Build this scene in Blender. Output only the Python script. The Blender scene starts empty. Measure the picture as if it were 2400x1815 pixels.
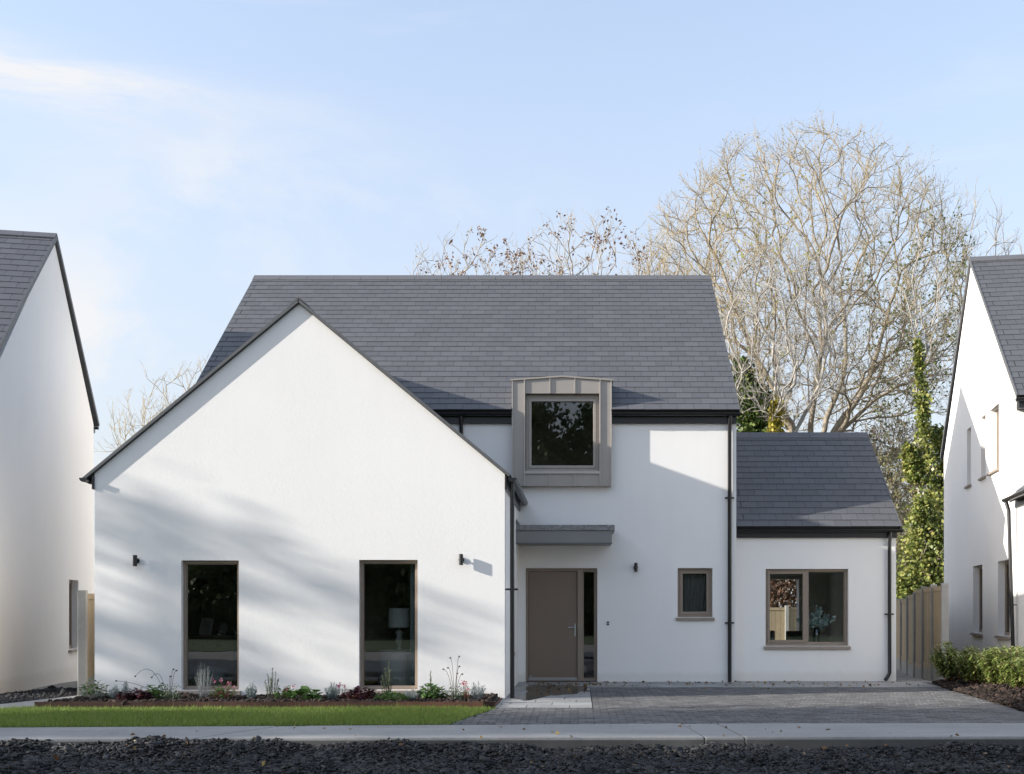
import bpy, bmesh, math, random
import numpy as np
from mathutils import Vector, Matrix
from mathutils.geometry import tessellate_polygon

random.seed(7)
RNG = np.random.default_rng(7)
scene = bpy.context.scene
COL = scene.collection
R = math.radians

# ------------------------------------------------------------------ camera
cam_data = bpy.data.cameras.new('camera')
cam = bpy.data.objects.new('camera', cam_data)
COL.objects.link(cam)
cam.location = (0.0, 0.0, 1.38)
cam.rotation_euler = (R(90), 0, 0)
cam_data.sensor_width = 36.0
cam_data.lens = 39.0
cam_data.shift_x = -0.0646
cam_data.shift_y = 0.2156
cam_data.clip_start = 0.1
cam_data.clip_end = 3000
scene.camera = cam

# ------------------------------------------------------------------ light
SUN_DIR = Vector((4.5, 1.0, -1.61)).normalized()      # the way the light travels
SUN_EL = math.asin(-SUN_DIR.z)
SUN_AZ = math.atan2(-SUN_DIR.x, -SUN_DIR.y)
world = bpy.data.worlds.new('World')
scene.world = world
world.use_nodes = True
SKY_STRENGTH = 0.136
sun_data = bpy.data.lights.new('sun', 'SUN')
sun_data.energy = 2.9
sun_data.angle = R(0.53)
sun_data.color = (1.0, 0.95, 0.88)
sun = bpy.data.objects.new('sun', sun_data)
COL.objects.link(sun)
sun.rotation_euler = SUN_DIR.to_track_quat('-Z', 'Y').to_euler()
sun.location = (-30, -10, 30)

scene.view_settings.view_transform = 'Standard'
scene.view_settings.look = 'None'
scene.view_settings.gamma = 1.0
scene.view_settings.exposure = 1.62
scene.view_settings.use_curve_mapping = False
scene.render.engine = 'CYCLES'
scene.cycles.use_denoising = True
scene.cycles.max_bounces = 10
scene.cycles.transparent_max_bounces = 12
scene.cycles.caustics_reflective = False
scene.cycles.caustics_refractive = False


def build_world():
    nt = world.node_tree
    N, L = nt.nodes, nt.links
    bg = N['Background']
    sky = N.new('ShaderNodeTexSky')
    sky.sky_type = 'NISHITA'
    sky.sun_disc = False
    sky.sun_elevation = SUN_EL
    sky.sun_rotation = SUN_AZ % (2 * math.pi)
    sky.air_density = 1.0
    sky.dust_density = 1.2
    sky.ozone_density = 1.0
    tc = N.new('ShaderNodeTexCoord')
    sep = N.new('ShaderNodeSeparateXYZ')
    L.new(tc.outputs['Generated'], sep.inputs[0])

    def math_node(op, a, b=None, c=None):
        m = N.new('ShaderNodeMath')
        m.operation = op
        for i, v in enumerate((a, b, c)):
            if v is None:
                continue
            if isinstance(v, (int, float)):
                m.inputs[i].default_value = v
            else:
                L.new(v, m.inputs[i])
        return m.outputs[0]
    az = math_node('ARCTAN2', sep.outputs['X'], sep.outputs['Y'])
    el = math_node('ARCSINE', sep.outputs['Z'])

    def noise(sx, sy, scale, detail, rough, off, dist=0.0):
        cx = math_node('MULTIPLY', az, sx)
        cy = math_node('MULTIPLY', el, sy)
        cb = N.new('ShaderNodeCombineXYZ')
        L.new(cx, cb.inputs[0])
        L.new(cy, cb.inputs[1])
        cb.inputs[2].default_value = off
        n = N.new('ShaderNodeTexNoise')
        n.inputs['Scale'].default_value = scale
        n.inputs['Detail'].default_value = detail
        n.inputs['Roughness'].default_value = rough
        n.inputs['Distortion'].default_value = dist
        L.new(cb.outputs[0], n.inputs['Vector'])
        return n.outputs['Fac']

    def smooth(v, lo, hi):
        m = N.new('ShaderNodeMapRange')
        m.interpolation_type = 'SMOOTHSTEP'
        m.inputs['From Min'].default_value = lo
        m.inputs['From Max'].default_value = hi
        L.new(v, m.inputs['Value'])
        return m.outputs[0]

    def blob(a0, e0, ra, re, power=1.0):
        dx = math_node('DIVIDE', math_node('SUBTRACT', az, a0), ra)
        dy = math_node('DIVIDE', math_node('SUBTRACT', el, e0), re)
        d = math_node('ADD', math_node('MULTIPLY', dx, dx), math_node('MULTIPLY', dy, dy))
        return math_node('MULTIPLY', math_node('POWER', 2.718, math_node('MULTIPLY', d, -1.0)), power)
    wisp = noise(1.0, 5.5, 3.2, 7, 0.62, 3.1, 0.5)
    puff = noise(1.0, 1.5, 5.0, 7, 0.58, 8.4, 0.3)
    # high wispy streak to the left, soft puffs low on the left, faint cirrus all round
    streak = math_node('MULTIPLY', smooth(wisp, 0.30, 0.72), blob(-0.49, 0.408, 0.16, 0.019, 1.5))
    low = math_node('MULTIPLY', smooth(puff, 0.43, 0.57), blob(-0.44, 0.19, 0.13, 0.10, 1.15))
    mid = math_node('MULTIPLY', smooth(puff, 0.40, 0.68), blob(-0.27, 0.345, 0.12, 0.05, 0.85))
    behind = math_node('MULTIPLY', smooth(puff, 0.42, 0.66), blob(-0.07, 0.32, 0.09, 0.05, 0.45))
    cirrus = math_node('MULTIPLY', smooth(wisp, 0.50, 0.82), 0.22)
    veil = math_node('ADD', math_node('MULTIPLY', smooth(el, 0.60, 0.0), 0.52), 0.34)
    s = math_node('ADD', math_node('ADD', streak, low), math_node('ADD', mid, behind))
    s = math_node('MINIMUM', math_node('ADD', s, cirrus), 0.9)

    def over(base, fac, col):
        mix = N.new('ShaderNodeMix')
        mix.data_type = 'RGBA'
        L.new(fac, mix.inputs['Factor'])
        L.new(base, mix.inputs['A'])
        mix.inputs['B'].default_value = (*col, 1)
        return mix.outputs['Result']
    # a thin even veil of high cloud, then the clouds themselves
    c = over(sky.outputs[0], veil, (1.62, 1.62, 1.74))
    c = over(c, s, (2.22, 2.22, 2.25))
    L.new(c, bg.inputs['Color'])
    bg.inputs['Strength'].default_value = SKY_STRENGTH


build_world()

# ------------------------------------------------------------------ materials
MATS = {}


class NT:
    """tiny node helper"""
    def __init__(self, name):
        self.m = bpy.data.materials.new(name)
        self.m.use_nodes = True
        self.nt = self.m.node_tree
        self.N, self.L = self.nt.nodes, self.nt.links
        self.b = self.N['Principled BSDF']
        self.out = self.N['Material Output']
        MATS[name] = self.m

    def node(self, t, **kw):
        n = self.N.new(t)
        for k, v in kw.items():
            if k in n.inputs:
                n.inputs[k].default_value = v
            else:
                setattr(n, k, v)
        return n

    def link(self, a, b):
        self.L.new(a, b)

    def coords(self, kind='Object', scale=(1, 1, 1)):
        tc = self.node('ShaderNodeTexCoord')
        mp = self.node('ShaderNodeMapping')
        mp.inputs['Scale'].default_value = scale
        self.link(tc.outputs[kind], mp.inputs[0])
        return mp.outputs[0]

    def world_coords(self, scale=(1, 1, 1)):
        g = self.node('ShaderNodeNewGeometry')
        mp = self.node('ShaderNodeMapping')
        mp.inputs['Scale'].default_value = scale
        self.link(g.outputs['Position'], mp.inputs[0])
        return mp.outputs[0]

    def noise(self, vec, scale, detail=4, rough=0.55):
        n = self.node('ShaderNodeTexNoise')
        n.inputs['Scale'].default_value = scale
        n.inputs['Detail'].default_value = detail
        n.inputs['Roughness'].default_value = rough
        self.link(vec, n.inputs['Vector'])
        return n.outputs['Fac']

    def ramp(self, fac, stops):
        r = self.node('ShaderNodeValToRGB')
        el = r.color_ramp.elements
        while len(el) < len(stops):
            el.new(0.5)
        for e, (p, c) in zip(el, stops):
            e.position = p
            e.color = (*c, 1) if len(c) == 3 else c
        self.link(fac, r.inputs[0])
        return r.outputs[0]

    def rnd(self):
        o = self.node('ShaderNodeObjectInfo')
        g = self.node('ShaderNodeNewGeometry')
        a = self.node('ShaderNodeMath', operation='ADD')
        self.link(o.outputs['Random'], a.inputs[0])
        self.link(g.outputs['Random Per Island'], a.inputs[1])
        f = self.node('ShaderNodeMath', operation='FRACT')
        self.link(a.outputs[0], f.inputs[0])
        return f.outputs[0]

    def mixc(self, fac, a, b, mode='MIX'):
        m = self.node('ShaderNodeMix', data_type='RGBA', blend_type=mode)
        for sock, v in (('Factor', fac), ('A', a), ('B', b)):
            if isinstance(v, (int, float)):
                m.inputs[sock].default_value = v
            elif isinstance(v, tuple):
                m.inputs[sock].default_value = (*v, 1)
            else:
                self.link(v, m.inputs[sock])
        return m.outputs['Result']

    def bump(self, h, strength, dist=0.01):
        b = self.node('ShaderNodeBump')
        b.inputs['Strength'].default_value = strength
        b.inputs['Distance'].default_value = dist
        self.link(h, b.inputs['Height'])
        self.link(b.outputs[0], self.b.inputs['Normal'])

    def base(self, c):
        if isinstance(c, tuple):
            self.b.inputs['Base Color'].default_value = (*c, 1)
        else:
            self.link(c, self.b.inputs['Base Color'])

    def rough(self, v, metal=0.0, spec=0.5):
        if isinstance(v, (int, float)):
            self.b.inputs['Roughness'].default_value = v
        else:
            self.link(v, self.b.inputs['Roughness'])
        self.b.inputs['Metallic'].default_value = metal
        self.b.inputs['Specular IOR Level'].default_value = spec


def mat_render(name, col, rough_tex):
    t = NT(name)
    v = t.world_coords()
    big = t.noise(v, 0.7, 3)
    streak = t.noise(t.world_coords((5, 5, 0.35)), 1.0, 4)
    c = t.ramp(big, [(0.3, tuple(x * 0.965 for x in col)), (0.7, col)])
    c2 = t.ramp(streak, [(0.25, (0.985, 0.985, 0.983)), (0.55, (1, 1, 1))])
    # splash dirt in a ragged band just above the ground
    g = t.node('ShaderNodeNewGeometry')
    sp = t.node('ShaderNodeSeparateXYZ')
    t.link(g.outputs['Position'], sp.inputs[0])
    ad = t.node('ShaderNodeMath', operation='MULTIPLY_ADD')
    t.link(t.noise(t.world_coords((1, 1, 1.5)), 6.0, 5, 0.7), ad.inputs[0])
    ad.inputs[1].default_value = -0.22
    t.link(sp.outputs['Z'], ad.inputs[2])
    dirt = t.ramp(ad.outputs[0], [(0.0, (0.92, 0.905, 0.885)), (0.10, (1, 1, 1))])
    t.base(t.mixc(1.0, t.mixc(1.0, c, c2, 'MULTIPLY'), dirt, 'MULTIPLY'))
    t.rough(0.9, 0, 0.25)
    f = t.noise(v, 95, 3, 0.6)
    f2 = t.noise(v, 28, 4, 0.65)
    a = t.node('ShaderNodeMath', operation='ADD')
    t.link(f, a.inputs[0])
    t.link(f2, a.inputs[1])
    t.bump(a.outputs[0], rough_tex, 0.006)
    return t.m


def mat_plain(name, col, rough=0.6, metal=0.0, spec=0.5, var=0.12, scale=6.0, bump=0.0, bscale=60, stretch=(1, 1, 1)):
    t = NT(name)
    v = t.world_coords(stretch)
    n = t.noise(v, scale, 5, 0.6)
    t.base(t.ramp(n, [(0.25, tuple(x * (1 - var) for x in col)), (0.75, tuple(min(1, x * (1 + var)) for x in col))]))
    t.rough(rough, metal, spec)
    if bump:
        t.bump(t.noise(v, bscale, 4, 0.6), bump, 0.004)
    return t.m


def mat_pieces(name, col, var=0.25, rough=0.75, spec=0.4, nscale=9.0, nvar=0.2, bump=0.25, bscale=70, hue=None):
    """pieces that differ one from another"""
    t = NT(name)
    v = t.world_coords()
    r = t.rnd()
    hi = tuple(min(1, x * (1 + var)) for x in (hue or col))
    c = t.ramp(r, [(0.0, tuple(x * (1 - var) for x in col)), (0.6, col), (1.0, hi)])
    n = t.ramp(t.noise(v, nscale, 5, 0.65), [(0.25, (1 - nvar,) * 3), (0.7, (1, 1, 1))])
    t.base(t.mixc(1.0, c, n, 'MULTIPLY'))
    t.rough(rough, 0, spec)
    if bump:
        t.bump(t.noise(v, bscale, 4, 0.6), bump, 0.003)
    return t.m


def mat_leaf(name, cols, trans=0.3, rough=0.5, spec=0.35):
    t = NT(name)
    stops = [(i / (len(cols) - 1), c) for i, c in enumerate(cols)]
    c = t.ramp(t.rnd(), stops)
    t.base(c)
    t.rough(rough, 0, spec)
    tr = t.node('ShaderNodeBsdfTranslucent')
    t.link(c, tr.inputs['Color'])
    mx = t.node('ShaderNodeMixShader')
    mx.inputs[0].default_value = trans
    t.link(t.b.outputs[0], mx.inputs[1])
    t.link(tr.outputs[0], mx.inputs[2])
    t.link(mx.outputs[0], t.out.inputs['Surface'])
    return t.m


def mat_glass(name, tint=(0.9, 0.94, 0.93)):
    t = NT(name)
    fr = t.node('ShaderNodeFresnel')
    fr.inputs['IOR'].default_value = 2.0
    tr = t.node('ShaderNodeBsdfTransparent')
    tr.inputs['Color'].default_value = (*tint, 1)
    gl = t.node('ShaderNodeBsdfGlossy')
    gl.inputs['Roughness'].default_value = 0.0
    gl.inputs['Color'].default_value = (0.95, 0.97, 1.0, 1)
    b = t.node('ShaderNodeBump')
    b.inputs['Strength'].default_value = 0.04
    b.inputs['Distance'].default_value = 0.01
    t.link(t.noise(t.world_coords(), 1.6, 2), b.inputs['Height'])
    t.link(b.outputs[0], gl.inputs['Normal'])
    mx = t.node('ShaderNodeMixShader')
    t.link(fr.outputs[0], mx.inputs[0])
    t.link(tr.outputs[0], mx.inputs[1])
    t.link(gl.outputs[0], mx.inputs[2])
    t.link(mx.outputs[0], t.out.inputs['Surface'])
    t.N.remove(t.b)
    return t.m


mat_render('render_rough', (0.875, 0.85, 0.815), 0.34)
mat_render('render_smooth', (0.875, 0.85, 0.815), 0.16)
mat_pieces('slate', (0.098, 0.0985, 0.104), 0.09, 0.55, 0.45, 14, 0.10, 0.10, 120)
mat_plain('slate_edge', (0.045, 0.045, 0.048), 0.7, var=0.1)
mat_plain('roof_felt', (0.018, 0.018, 0.02), 0.9, var=0.1)
mat_plain('ridge_tile', (0.11, 0.11, 0.117), 0.6, var=0.08, bump=0.1)
mat_plain('black_plastic', (0.012, 0.012, 0.013), 0.32, spec=0.5, var=0.1)
mat_plain('verge_trim', (0.095, 0.096, 0.098), 0.5, var=0.1)
mat_plain('zinc', (0.36, 0.325, 0.29), 0.42, 0.25, 0.5, var=0.05, scale=2.0, bump=0.05, bscale=3)
mat_plain('zinc_lit_edge', (0.46, 0.42, 0.38), 0.4, 0.25, var=0.04)  # zinc made lighter: light caught on seams and flashings, put into the colour
mat_plain('canopy_grey', (0.22, 0.215, 0.21), 0.5, 0.1, 0.5, var=0.04, scale=1.5)
mat_plain('taupe_frame', (0.27, 0.213, 0.165), 0.42, spec=0.5, var=0.05)
mat_plain('taupe_door', (0.20, 0.150, 0.112), 0.45, spec=0.5, var=0.04, scale=1.2, bump=0.03, bscale=200)
mat_plain('sill_stone', (0.30, 0.25, 0.205), 0.75, var=0.08, bump=0.1)
mat_plain('steel', (0.62, 0.62, 0.62), 0.25, 1.0, var=0.04)
mat_plain('aluminium', (0.45, 0.45, 0.44), 0.4, 0.8, var=0.05)
mat_plain('lamp_metal', (0.028, 0.027, 0.027), 0.38, 0.3, var=0.1)
mat_glass('glass')
mat_pieces('paver', (0.135, 0.132, 0.130), 0.28, 0.8, 0.35, 7, 0.28, 0.35, 60)
mat_pieces('slab', (0.33, 0.325, 0.315), 0.10, 0.72, 0.4, 3.5, 0.30, 0.25, 55)
mat_plain('kerb_stained', (0.085, 0.083, 0.078), 0.9, var=0.3, scale=3, bump=0.4, bscale=50)
mat_plain('joint_sand', (0.035, 0.034, 0.032), 0.95, var=0.2, scale=30)
mat_plain('soil', (0.022, 0.018, 0.015), 0.95, var=0.35, scale=12, bump=0.6, bscale=25)
mat_plain('earth', (0.24, 0.228, 0.205), 0.95, var=0.3, scale=2, bump=0.4, bscale=8)
mat_pieces('mulch', (0.028, 0.019, 0.015), 0.6, 0.9, 0.3, 20, 0.3, 0.4, 60, hue=(0.052, 0.034, 0.026))
mat_pieces('chip', (0.0175, 0.0172, 0.0175), 0.5, 0.66, 0.4, 18, 0.3, 0.3, 60, hue=(0.036, 0.035, 0.035))
mat_pieces('dark_gravel', (0.028, 0.028, 0.03), 0.5, 0.85, 0.4, 18, 0.3, 0.3, 60)
mat_pieces('timber', (0.40, 0.315, 0.20), 0.12, 0.75, 0.35, 5, 0.18, 0.15, 40)
mat_pieces('post_concrete', (0.36, 0.35, 0.325), 0.08, 0.85, 0.3, 4, 0.25, 0.3, 70)
mat_pieces('corten', (0.085, 0.036, 0.022), 0.3, 0.8, 0.4, 9, 0.5, 0.3, 60, hue=(0.14, 0.06, 0.035))
mat_plain('bark_grey', (0.29, 0.245, 0.185), 0.9, var=0.35, scale=5, bump=0.6, bscale=25)
mat_plain('bark_pale', (0.34, 0.315, 0.275), 0.85, var=0.3, scale=6, bump=0.4, bscale=25)
mat_plain('twig', (0.37, 0.295, 0.165), 0.85, var=0.3, scale=1.5)
mat_plain('twig_brown', (0.24, 0.19, 0.14), 0.85, var=0.3, scale=1.5)
mat_leaf('leaf_yellow', [(0.38, 0.30, 0.05), (0.30, 0.28, 0.06), (0.20, 0.24, 0.06)])
mat_leaf('leaf_green', [(0.09, 0.13, 0.04), (0.13, 0.17, 0.05), (0.20, 0.23, 0.07)])
mat_leaf('leaf_brown', [(0.13, 0.065, 0.05), (0.20, 0.11, 0.07), (0.25, 0.16, 0.10)])
mat_leaf('leaf_ivy', [(0.08, 0.115, 0.03), (0.20, 0.235, 0.055), (0.38, 0.36, 0.11)], 0.25, 0.4)
mat_leaf('leaf_ivy_dark', [(0.035, 0.07, 0.016), (0.075, 0.12, 0.025), (0.15, 0.185, 0.04)], 0.2, 0.4)
mat_leaf('leaf_ivy_yellow', [(0.22, 0.20, 0.03), (0.33, 0.28, 0.04), (0.42, 0.36, 0.06)], 0.3, 0.5)
mat_leaf('leaf_dry', [(0.20, 0.16, 0.10), (0.26, 0.22, 0.13), (0.22, 0.22, 0.09)])
mat_leaf('leaf_olive', [(0.30, 0.25, 0.10), (0.24, 0.23, 0.09), (0.34, 0.28, 0.09)])
mat_leaf('leaf_soft', [(0.12, 0.15, 0.06), (0.20, 0.21, 0.09), (0.28, 0.25, 0.12)])
mat_leaf('leaf_tree', [(0.04, 0.065, 0.024), (0.07, 0.10, 0.032), (0.11, 0.14, 0.045)], 0.2)
mat_leaf('leaf_laurel', [(0.10, 0.155, 0.035), (0.19, 0.25, 0.06), (0.36, 0.36, 0.13)], 0.25, 0.35)
mat_leaf('leaf_herb', [(0.06, 0.13, 0.035), (0.09, 0.17, 0.04), (0.14, 0.23, 0.07)])
mat_leaf('leaf_grey', [(0.20, 0.25, 0.24), (0.28, 0.33, 0.32), (0.36, 0.40, 0.39)], 0.2)
mat_leaf('leaf_eucalyptus', [(0.34, 0.43, 0.40), (0.46, 0.55, 0.51), (0.58, 0.64, 0.60)], 0.25)
mat_leaf('leaf_rosemary', [(0.10, 0.14, 0.07), (0.15, 0.19, 0.10), (0.20, 0.24, 0.14)], 0.2)
mat_leaf('leaf_purple', [(0.025, 0.012, 0.016), (0.055, 0.02, 0.03), (0.11, 0.035, 0.05)], 0.2, 0.4)
mat_leaf('petal_pink', [(0.34, 0.07, 0.17), (0.40, 0.13, 0.22), (0.42, 0.24, 0.26)], 0.3)
mat_leaf('petal_red', [(0.45, 0.05, 0.08), (0.5, 0.1, 0.13)], 0.3)
mat_leaf('stem_brown', [(0.08, 0.055, 0.05), (0.12, 0.08, 0.07)], 0.0)
mat_leaf('stem_pale', [(0.30, 0.31, 0.29), (0.40, 0.40, 0.38)], 0.0)
mat_leaf('stem_red', [(0.16, 0.06, 0.04), (0.22, 0.10, 0.06)], 0.0)
mat_leaf('grass_blade', [(0.115, 0.195, 0.03), (0.18, 0.27, 0.045), (0.25, 0.33, 0.075), (0.31, 0.31, 0.11)], 0.3, 0.6, 0.25)
mat_plain('lawn_soil', (0.045, 0.075, 0.02), 0.95, var=0.3, scale=15)
mat_leaf('leaf_litter', [(0.22, 0.12, 0.03), (0.16, 0.075, 0.03), (0.26, 0.19, 0.05), (0.07, 0.04, 0.02)], 0.1)
mat_plain('plaster_inside', (0.55, 0.53, 0.48), 0.9, var=0.05)
mat_plain('plaster_dark', (0.46, 0.42, 0.35), 0.9, var=0.05)
mat_plain('floor_wood', (0.30, 0.22, 0.14), 0.5, var=0.2, scale=8, stretch=(1, 8, 1))
mat_plain('cabinet_wood', (0.38, 0.31, 0.22), 0.6, var=0.15, scale=8, stretch=(1, 1, 6))
mat_plain('fabric_blue', (0.42, 0.50, 0.52), 0.95, var=0.08, scale=30)
mat_plain('fabric_white', (0.78, 0.78, 0.75), 0.9, var=0.05)
mat_plain('net_grey', (0.36, 0.36, 0.36), 0.9, var=0.1)
mat_plain('ceramic', (0.55, 0.54, 0.52), 0.35, var=0.05)
mat_plain('paper_white', (0.7, 0.69, 0.66), 0.7, var=0.03)
mat_plain('dark_wood', (0.05, 0.038, 0.03), 0.5, var=0.15)
mat_plain('brick_far', (0.32, 0.17, 0.10), 0.9, var=0.2, scale=15)
mat_plain('white_paint', (0.75, 0.75, 0.73), 0.5, var=0.03)


def mat_concrete():
    t = NT('footpath_concrete')
    v = t.world_coords()
    a = t.ramp(t.noise(v, 0.9, 5, 0.6), [(0.25, (0.265, 0.26, 0.25)), (0.75, (0.36, 0.353, 0.335))])
    b = t.ramp(t.noise(v, 22, 4, 0.7), [(0.25, (0.80, 0.80, 0.80)), (0.6, (1, 1, 1))])
    s = t.ramp(t.noise(t.world_coords((0.5, 7, 1)), 1.6, 4, 0.6), [(0.3, (0.86, 0.86, 0.86)), (0.6, (1, 1, 1))])
    t.base(t.mixc(1.0, t.mixc(1.0, a, b, 'MULTIPLY'), s, 'MULTIPLY'))
    t.rough(0.85, 0, 0.35)
    t.bump(t.noise(v, 70, 4, 0.7), 0.3, 0.004)


mat_concrete()


def mat_puddle():
    t = NT('water_film')
    t.base((0.035, 0.03, 0.026))
    t.rough(0.06, 0, 0.5)
    t.bump(t.noise(t.world_coords((1, 1.6, 1)), 5, 3), 0.05, 0.004)
    tr = t.node('ShaderNodeBsdfTransparent')
    tr.inputs['Color'].default_value = (0.80, 0.78, 0.75, 1)
    fr = t.node('ShaderNodeFresnel')
    fr.inputs['IOR'].default_value = 1.33
    gl = t.node('ShaderNodeBsdfGlossy')
    gl.inputs['Roughness'].default_value = 0.04
    mx = t.node('ShaderNodeMixShader')
    t.link(fr.outputs[0], mx.inputs[0])
    t.link(tr.outputs[0], mx.inputs[1])
    t.link(gl.outputs[0], mx.inputs[2])
    t.link(mx.outputs[0], t.out.inputs['Surface'])


mat_puddle()


def mat_cushion():
    t = NT('cushion_print')
    v = t.coords('Object')
    w = t.node('ShaderNodeTexWave', wave_type='BANDS')
    w.inputs['Scale'].default_value = 9
    w.inputs['Distortion'].default_value = 2.5
    t.link(v, w.inputs['Vector'])
    t.base(t.ramp(w.outputs['Fac'], [(0.4, (0.05, 0.03, 0.05)), (0.55, (0.5, 0.45, 0.45))]))
    t.rough(0.9)


mat_cushion()

# ------------------------------------------------------------------ geometry helpers


class MB:
    """collects shapes into one mesh"""
    def __init__(self, M=None):
        self.v, self.f, self.mi = [], [], []
        self.M = M

    def add(self, verts, faces, mi=0):
        o = len(self.v)
        if self.M is not None:
            verts = [tuple(self.M @ Vector(p)) for p in verts]
        self.v += [tuple(p) for p in verts]
        self.f += [tuple(i + o for i in f) for f in faces]
        self.mi += [mi] * len(faces)
        return self

    def box(self, x0, x1, y0, y1, z0, z1, mi=0):
        v = [(x0, y0, z0), (x1, y0, z0), (x1, y1, z0), (x0, y1, z0), (x0, y0, z1), (x1, y0, z1), (x1, y1, z1), (x0, y1, z1)]
        f = [(0, 3, 2, 1), (4, 5, 6, 7), (0, 1, 5, 4), (1, 2, 6, 5), (2, 3, 7, 6), (3, 0, 4, 7)]
        return self.add(v, f, mi)

    def hexa(self, pts, mi=0):
        """eight corners: bottom four then top four"""
        f = [(0, 3, 2, 1), (4, 5, 6, 7), (0, 1, 5, 4), (1, 2, 6, 5), (2, 3, 7, 6), (3, 0, 4, 7)]
        return self.add(pts, f, mi)

    def tube(self, pts, rad, n=10, cap=True, mi=0):
        pts = [Vector(p) for p in pts]
        rads = rad if isinstance(rad, (list, tuple)) else [rad] * len(pts)
        rings = []
        up = None
        for i, p in enumerate(pts):
            a = pts[max(0, i - 1)]
            b = pts[min(len(pts) - 1, i + 1)]
            d = (b - a).normalized()
            if up is None:
                up = Vector((0, 0, 1)) if abs(d.z) < 0.9 else Vector((1, 0, 0))
            s = d.cross(up).normalized()
            u = s.cross(d).normalized()
            up = u
            rings.append([p + (s * math.cos(2 * math.pi * k / n) + u * math.sin(2 * math.pi * k / n)) * rads[i] for k in range(n)])
        v = [q for r in rings for q in r]
        f = []
        for i in range(len(pts) - 1):
            for k in range(n):
                k2 = (k + 1) % n
                f.append((i * n + k, i * n + k2, (i + 1) * n + k2, (i + 1) * n + k))
        if cap:
            f.append(tuple(range(n - 1, -1, -1)))
            f.append(tuple((len(pts) - 1) * n + k for k in range(n)))
        return self.add(v, f, mi)

    def lathe(self, c, prof, n=24, mi=0):
        v, f = [], []
        for (r, z) in prof:
            v += [(c[0] + r * math.cos(2 * math.pi * k / n), c[1] + r * math.sin(2 * math.pi * k / n), c[2] + z) for k in range(n)]
        for i in range(len(prof) - 1):
            for k in range(n):
                k2 = (k + 1) % n
                f.append((i * n + k, i * n + k2, (i + 1) * n + k2, (i + 1) * n + k))
        return self.add(v, f, mi)

    def holed(self, outer, holes, y0, y1, mi=0):
        """plate in the local x-z plane from y0 (outside) to y1, with openings"""
        loops = [outer] + holes
        flat = [p for l in loops for p in l]
        tris = tessellate_polygon([[Vector((x, z, 0)) for x, z in l] for l in loops])
        n = len(flat)
        v = [(x, y0, z) for x, z in flat] + [(x, y1, z) for x, z in flat]
        f = []
        for t in tris:
            a, b, c = [flat[i] for i in t]
            cr = (b[0] - a[0]) * (c[1] - a[1]) - (b[1] - a[1]) * (c[0] - a[0])
            t = t if cr > 0 else (t[0], t[2], t[1])
            f.append(tuple(t))
            f.append(tuple(i + n for i in reversed(t)))
        o = 0
        for l in loops:
            k = len(l)
            for i in range(k):
                j = (i + 1) % k
                f.append((o + i, o + j, o + j + n, o + i + n))
            o += k
        return self.add(v, f, mi)

    def mesh(self, name, mats):
        me = bpy.data.meshes.new(name)
        me.from_pydata(self.v, [], self.f)
        for m in (mats if isinstance(mats, (list, tuple)) else [mats]):
            me.materials.append(MATS[m])
        if any(self.mi):
            me.polygons.foreach_set('material_index', self.mi)
        bm = bmesh.new()
        bm.from_mesh(me)
        bmesh.ops.recalc_face_normals(bm, faces=bm.faces)
        bm.to_mesh(me)
        bm.free()
        return me


def rect(x0, x1, z0, z1):
    return [(x0, z0), (x1, z0), (x1, z1), (x0, z1)]


def tag(o, label=None, cat=None, group=None, kind=None):
    for k, v in (('label', label), ('category', cat), ('group', group), ('kind', kind)):
        if v:
            o[k] = v
    return o


def link(name, me, parent=None, loc=None):
    o = bpy.data.objects.new(name, me)
    COL.objects.link(o)
    if parent is not None:
        o.parent = parent
        o.matrix_parent_inverse = WM[parent.name].inverted()
        WM[o.name] = Matrix.Identity(4)
    else:
        WM[o.name] = Matrix.Identity(4)
    return o


WM = {}          # world matrix of every thing's root


def thing(name, loc, label, cat, group=None, rotz=0.0):
    o = bpy.data.objects.new(name, None)
    COL.objects.link(o)
    o.location = loc
    o.rotation_euler = (0, 0, rotz)
    o.empty_display_size = 0.3
    WM[o.name] = Matrix.Translation(loc) @ Matrix.Rotation(rotz, 4, 'Z')
    tag(o, label, cat, group)
    return o


def obj(name, mb, mats, parent=None, smooth=False, bevel=0.0):
    """mesh given in world coordinates, parented to its thing"""
    me = mb.mesh(name, mats)
    if smooth:
        me.polygons.foreach_set('use_smooth', [True] * len(me.polygons))
    o = link(name, me, parent)
    if bevel:
        b = o.modifiers.new('bevel', 'BEVEL')
        b.width = bevel
        b.segments = 2
        b.limit_method = 'ANGLE'
    return o


def np_mesh(name, V, F, mats, mi=None, smooth=False):
    """V (n,3), F (m,k)"""
    V = np.asarray(V, dtype=np.float32)
    F = np.asarray(F, dtype=np.int32)
    me = bpy.data.meshes.new(name)
    k = F.shape[1]
    me.vertices.add(len(V))
    me.vertices.foreach_set('co', V.ravel())
    me.loops.add(F.size)
    me.loops.foreach_set('vertex_index', F.ravel())
    me.polygons.add(len(F))
    me.polygons.foreach_set('loop_start', np.arange(0, F.size, k, dtype=np.int32))
    if smooth:
        me.polygons.foreach_set('use_smooth', np.ones(len(F), dtype=bool))
    for m in (mats if isinstance(mats, (list, tuple)) else [mats]):
        me.materials.append(MATS[m])
    if mi is not None:
        me.polygons.foreach_set('material_index', np.asarray(mi, dtype=np.int32))
    me.update(calc_edges=True)
    return me


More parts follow.
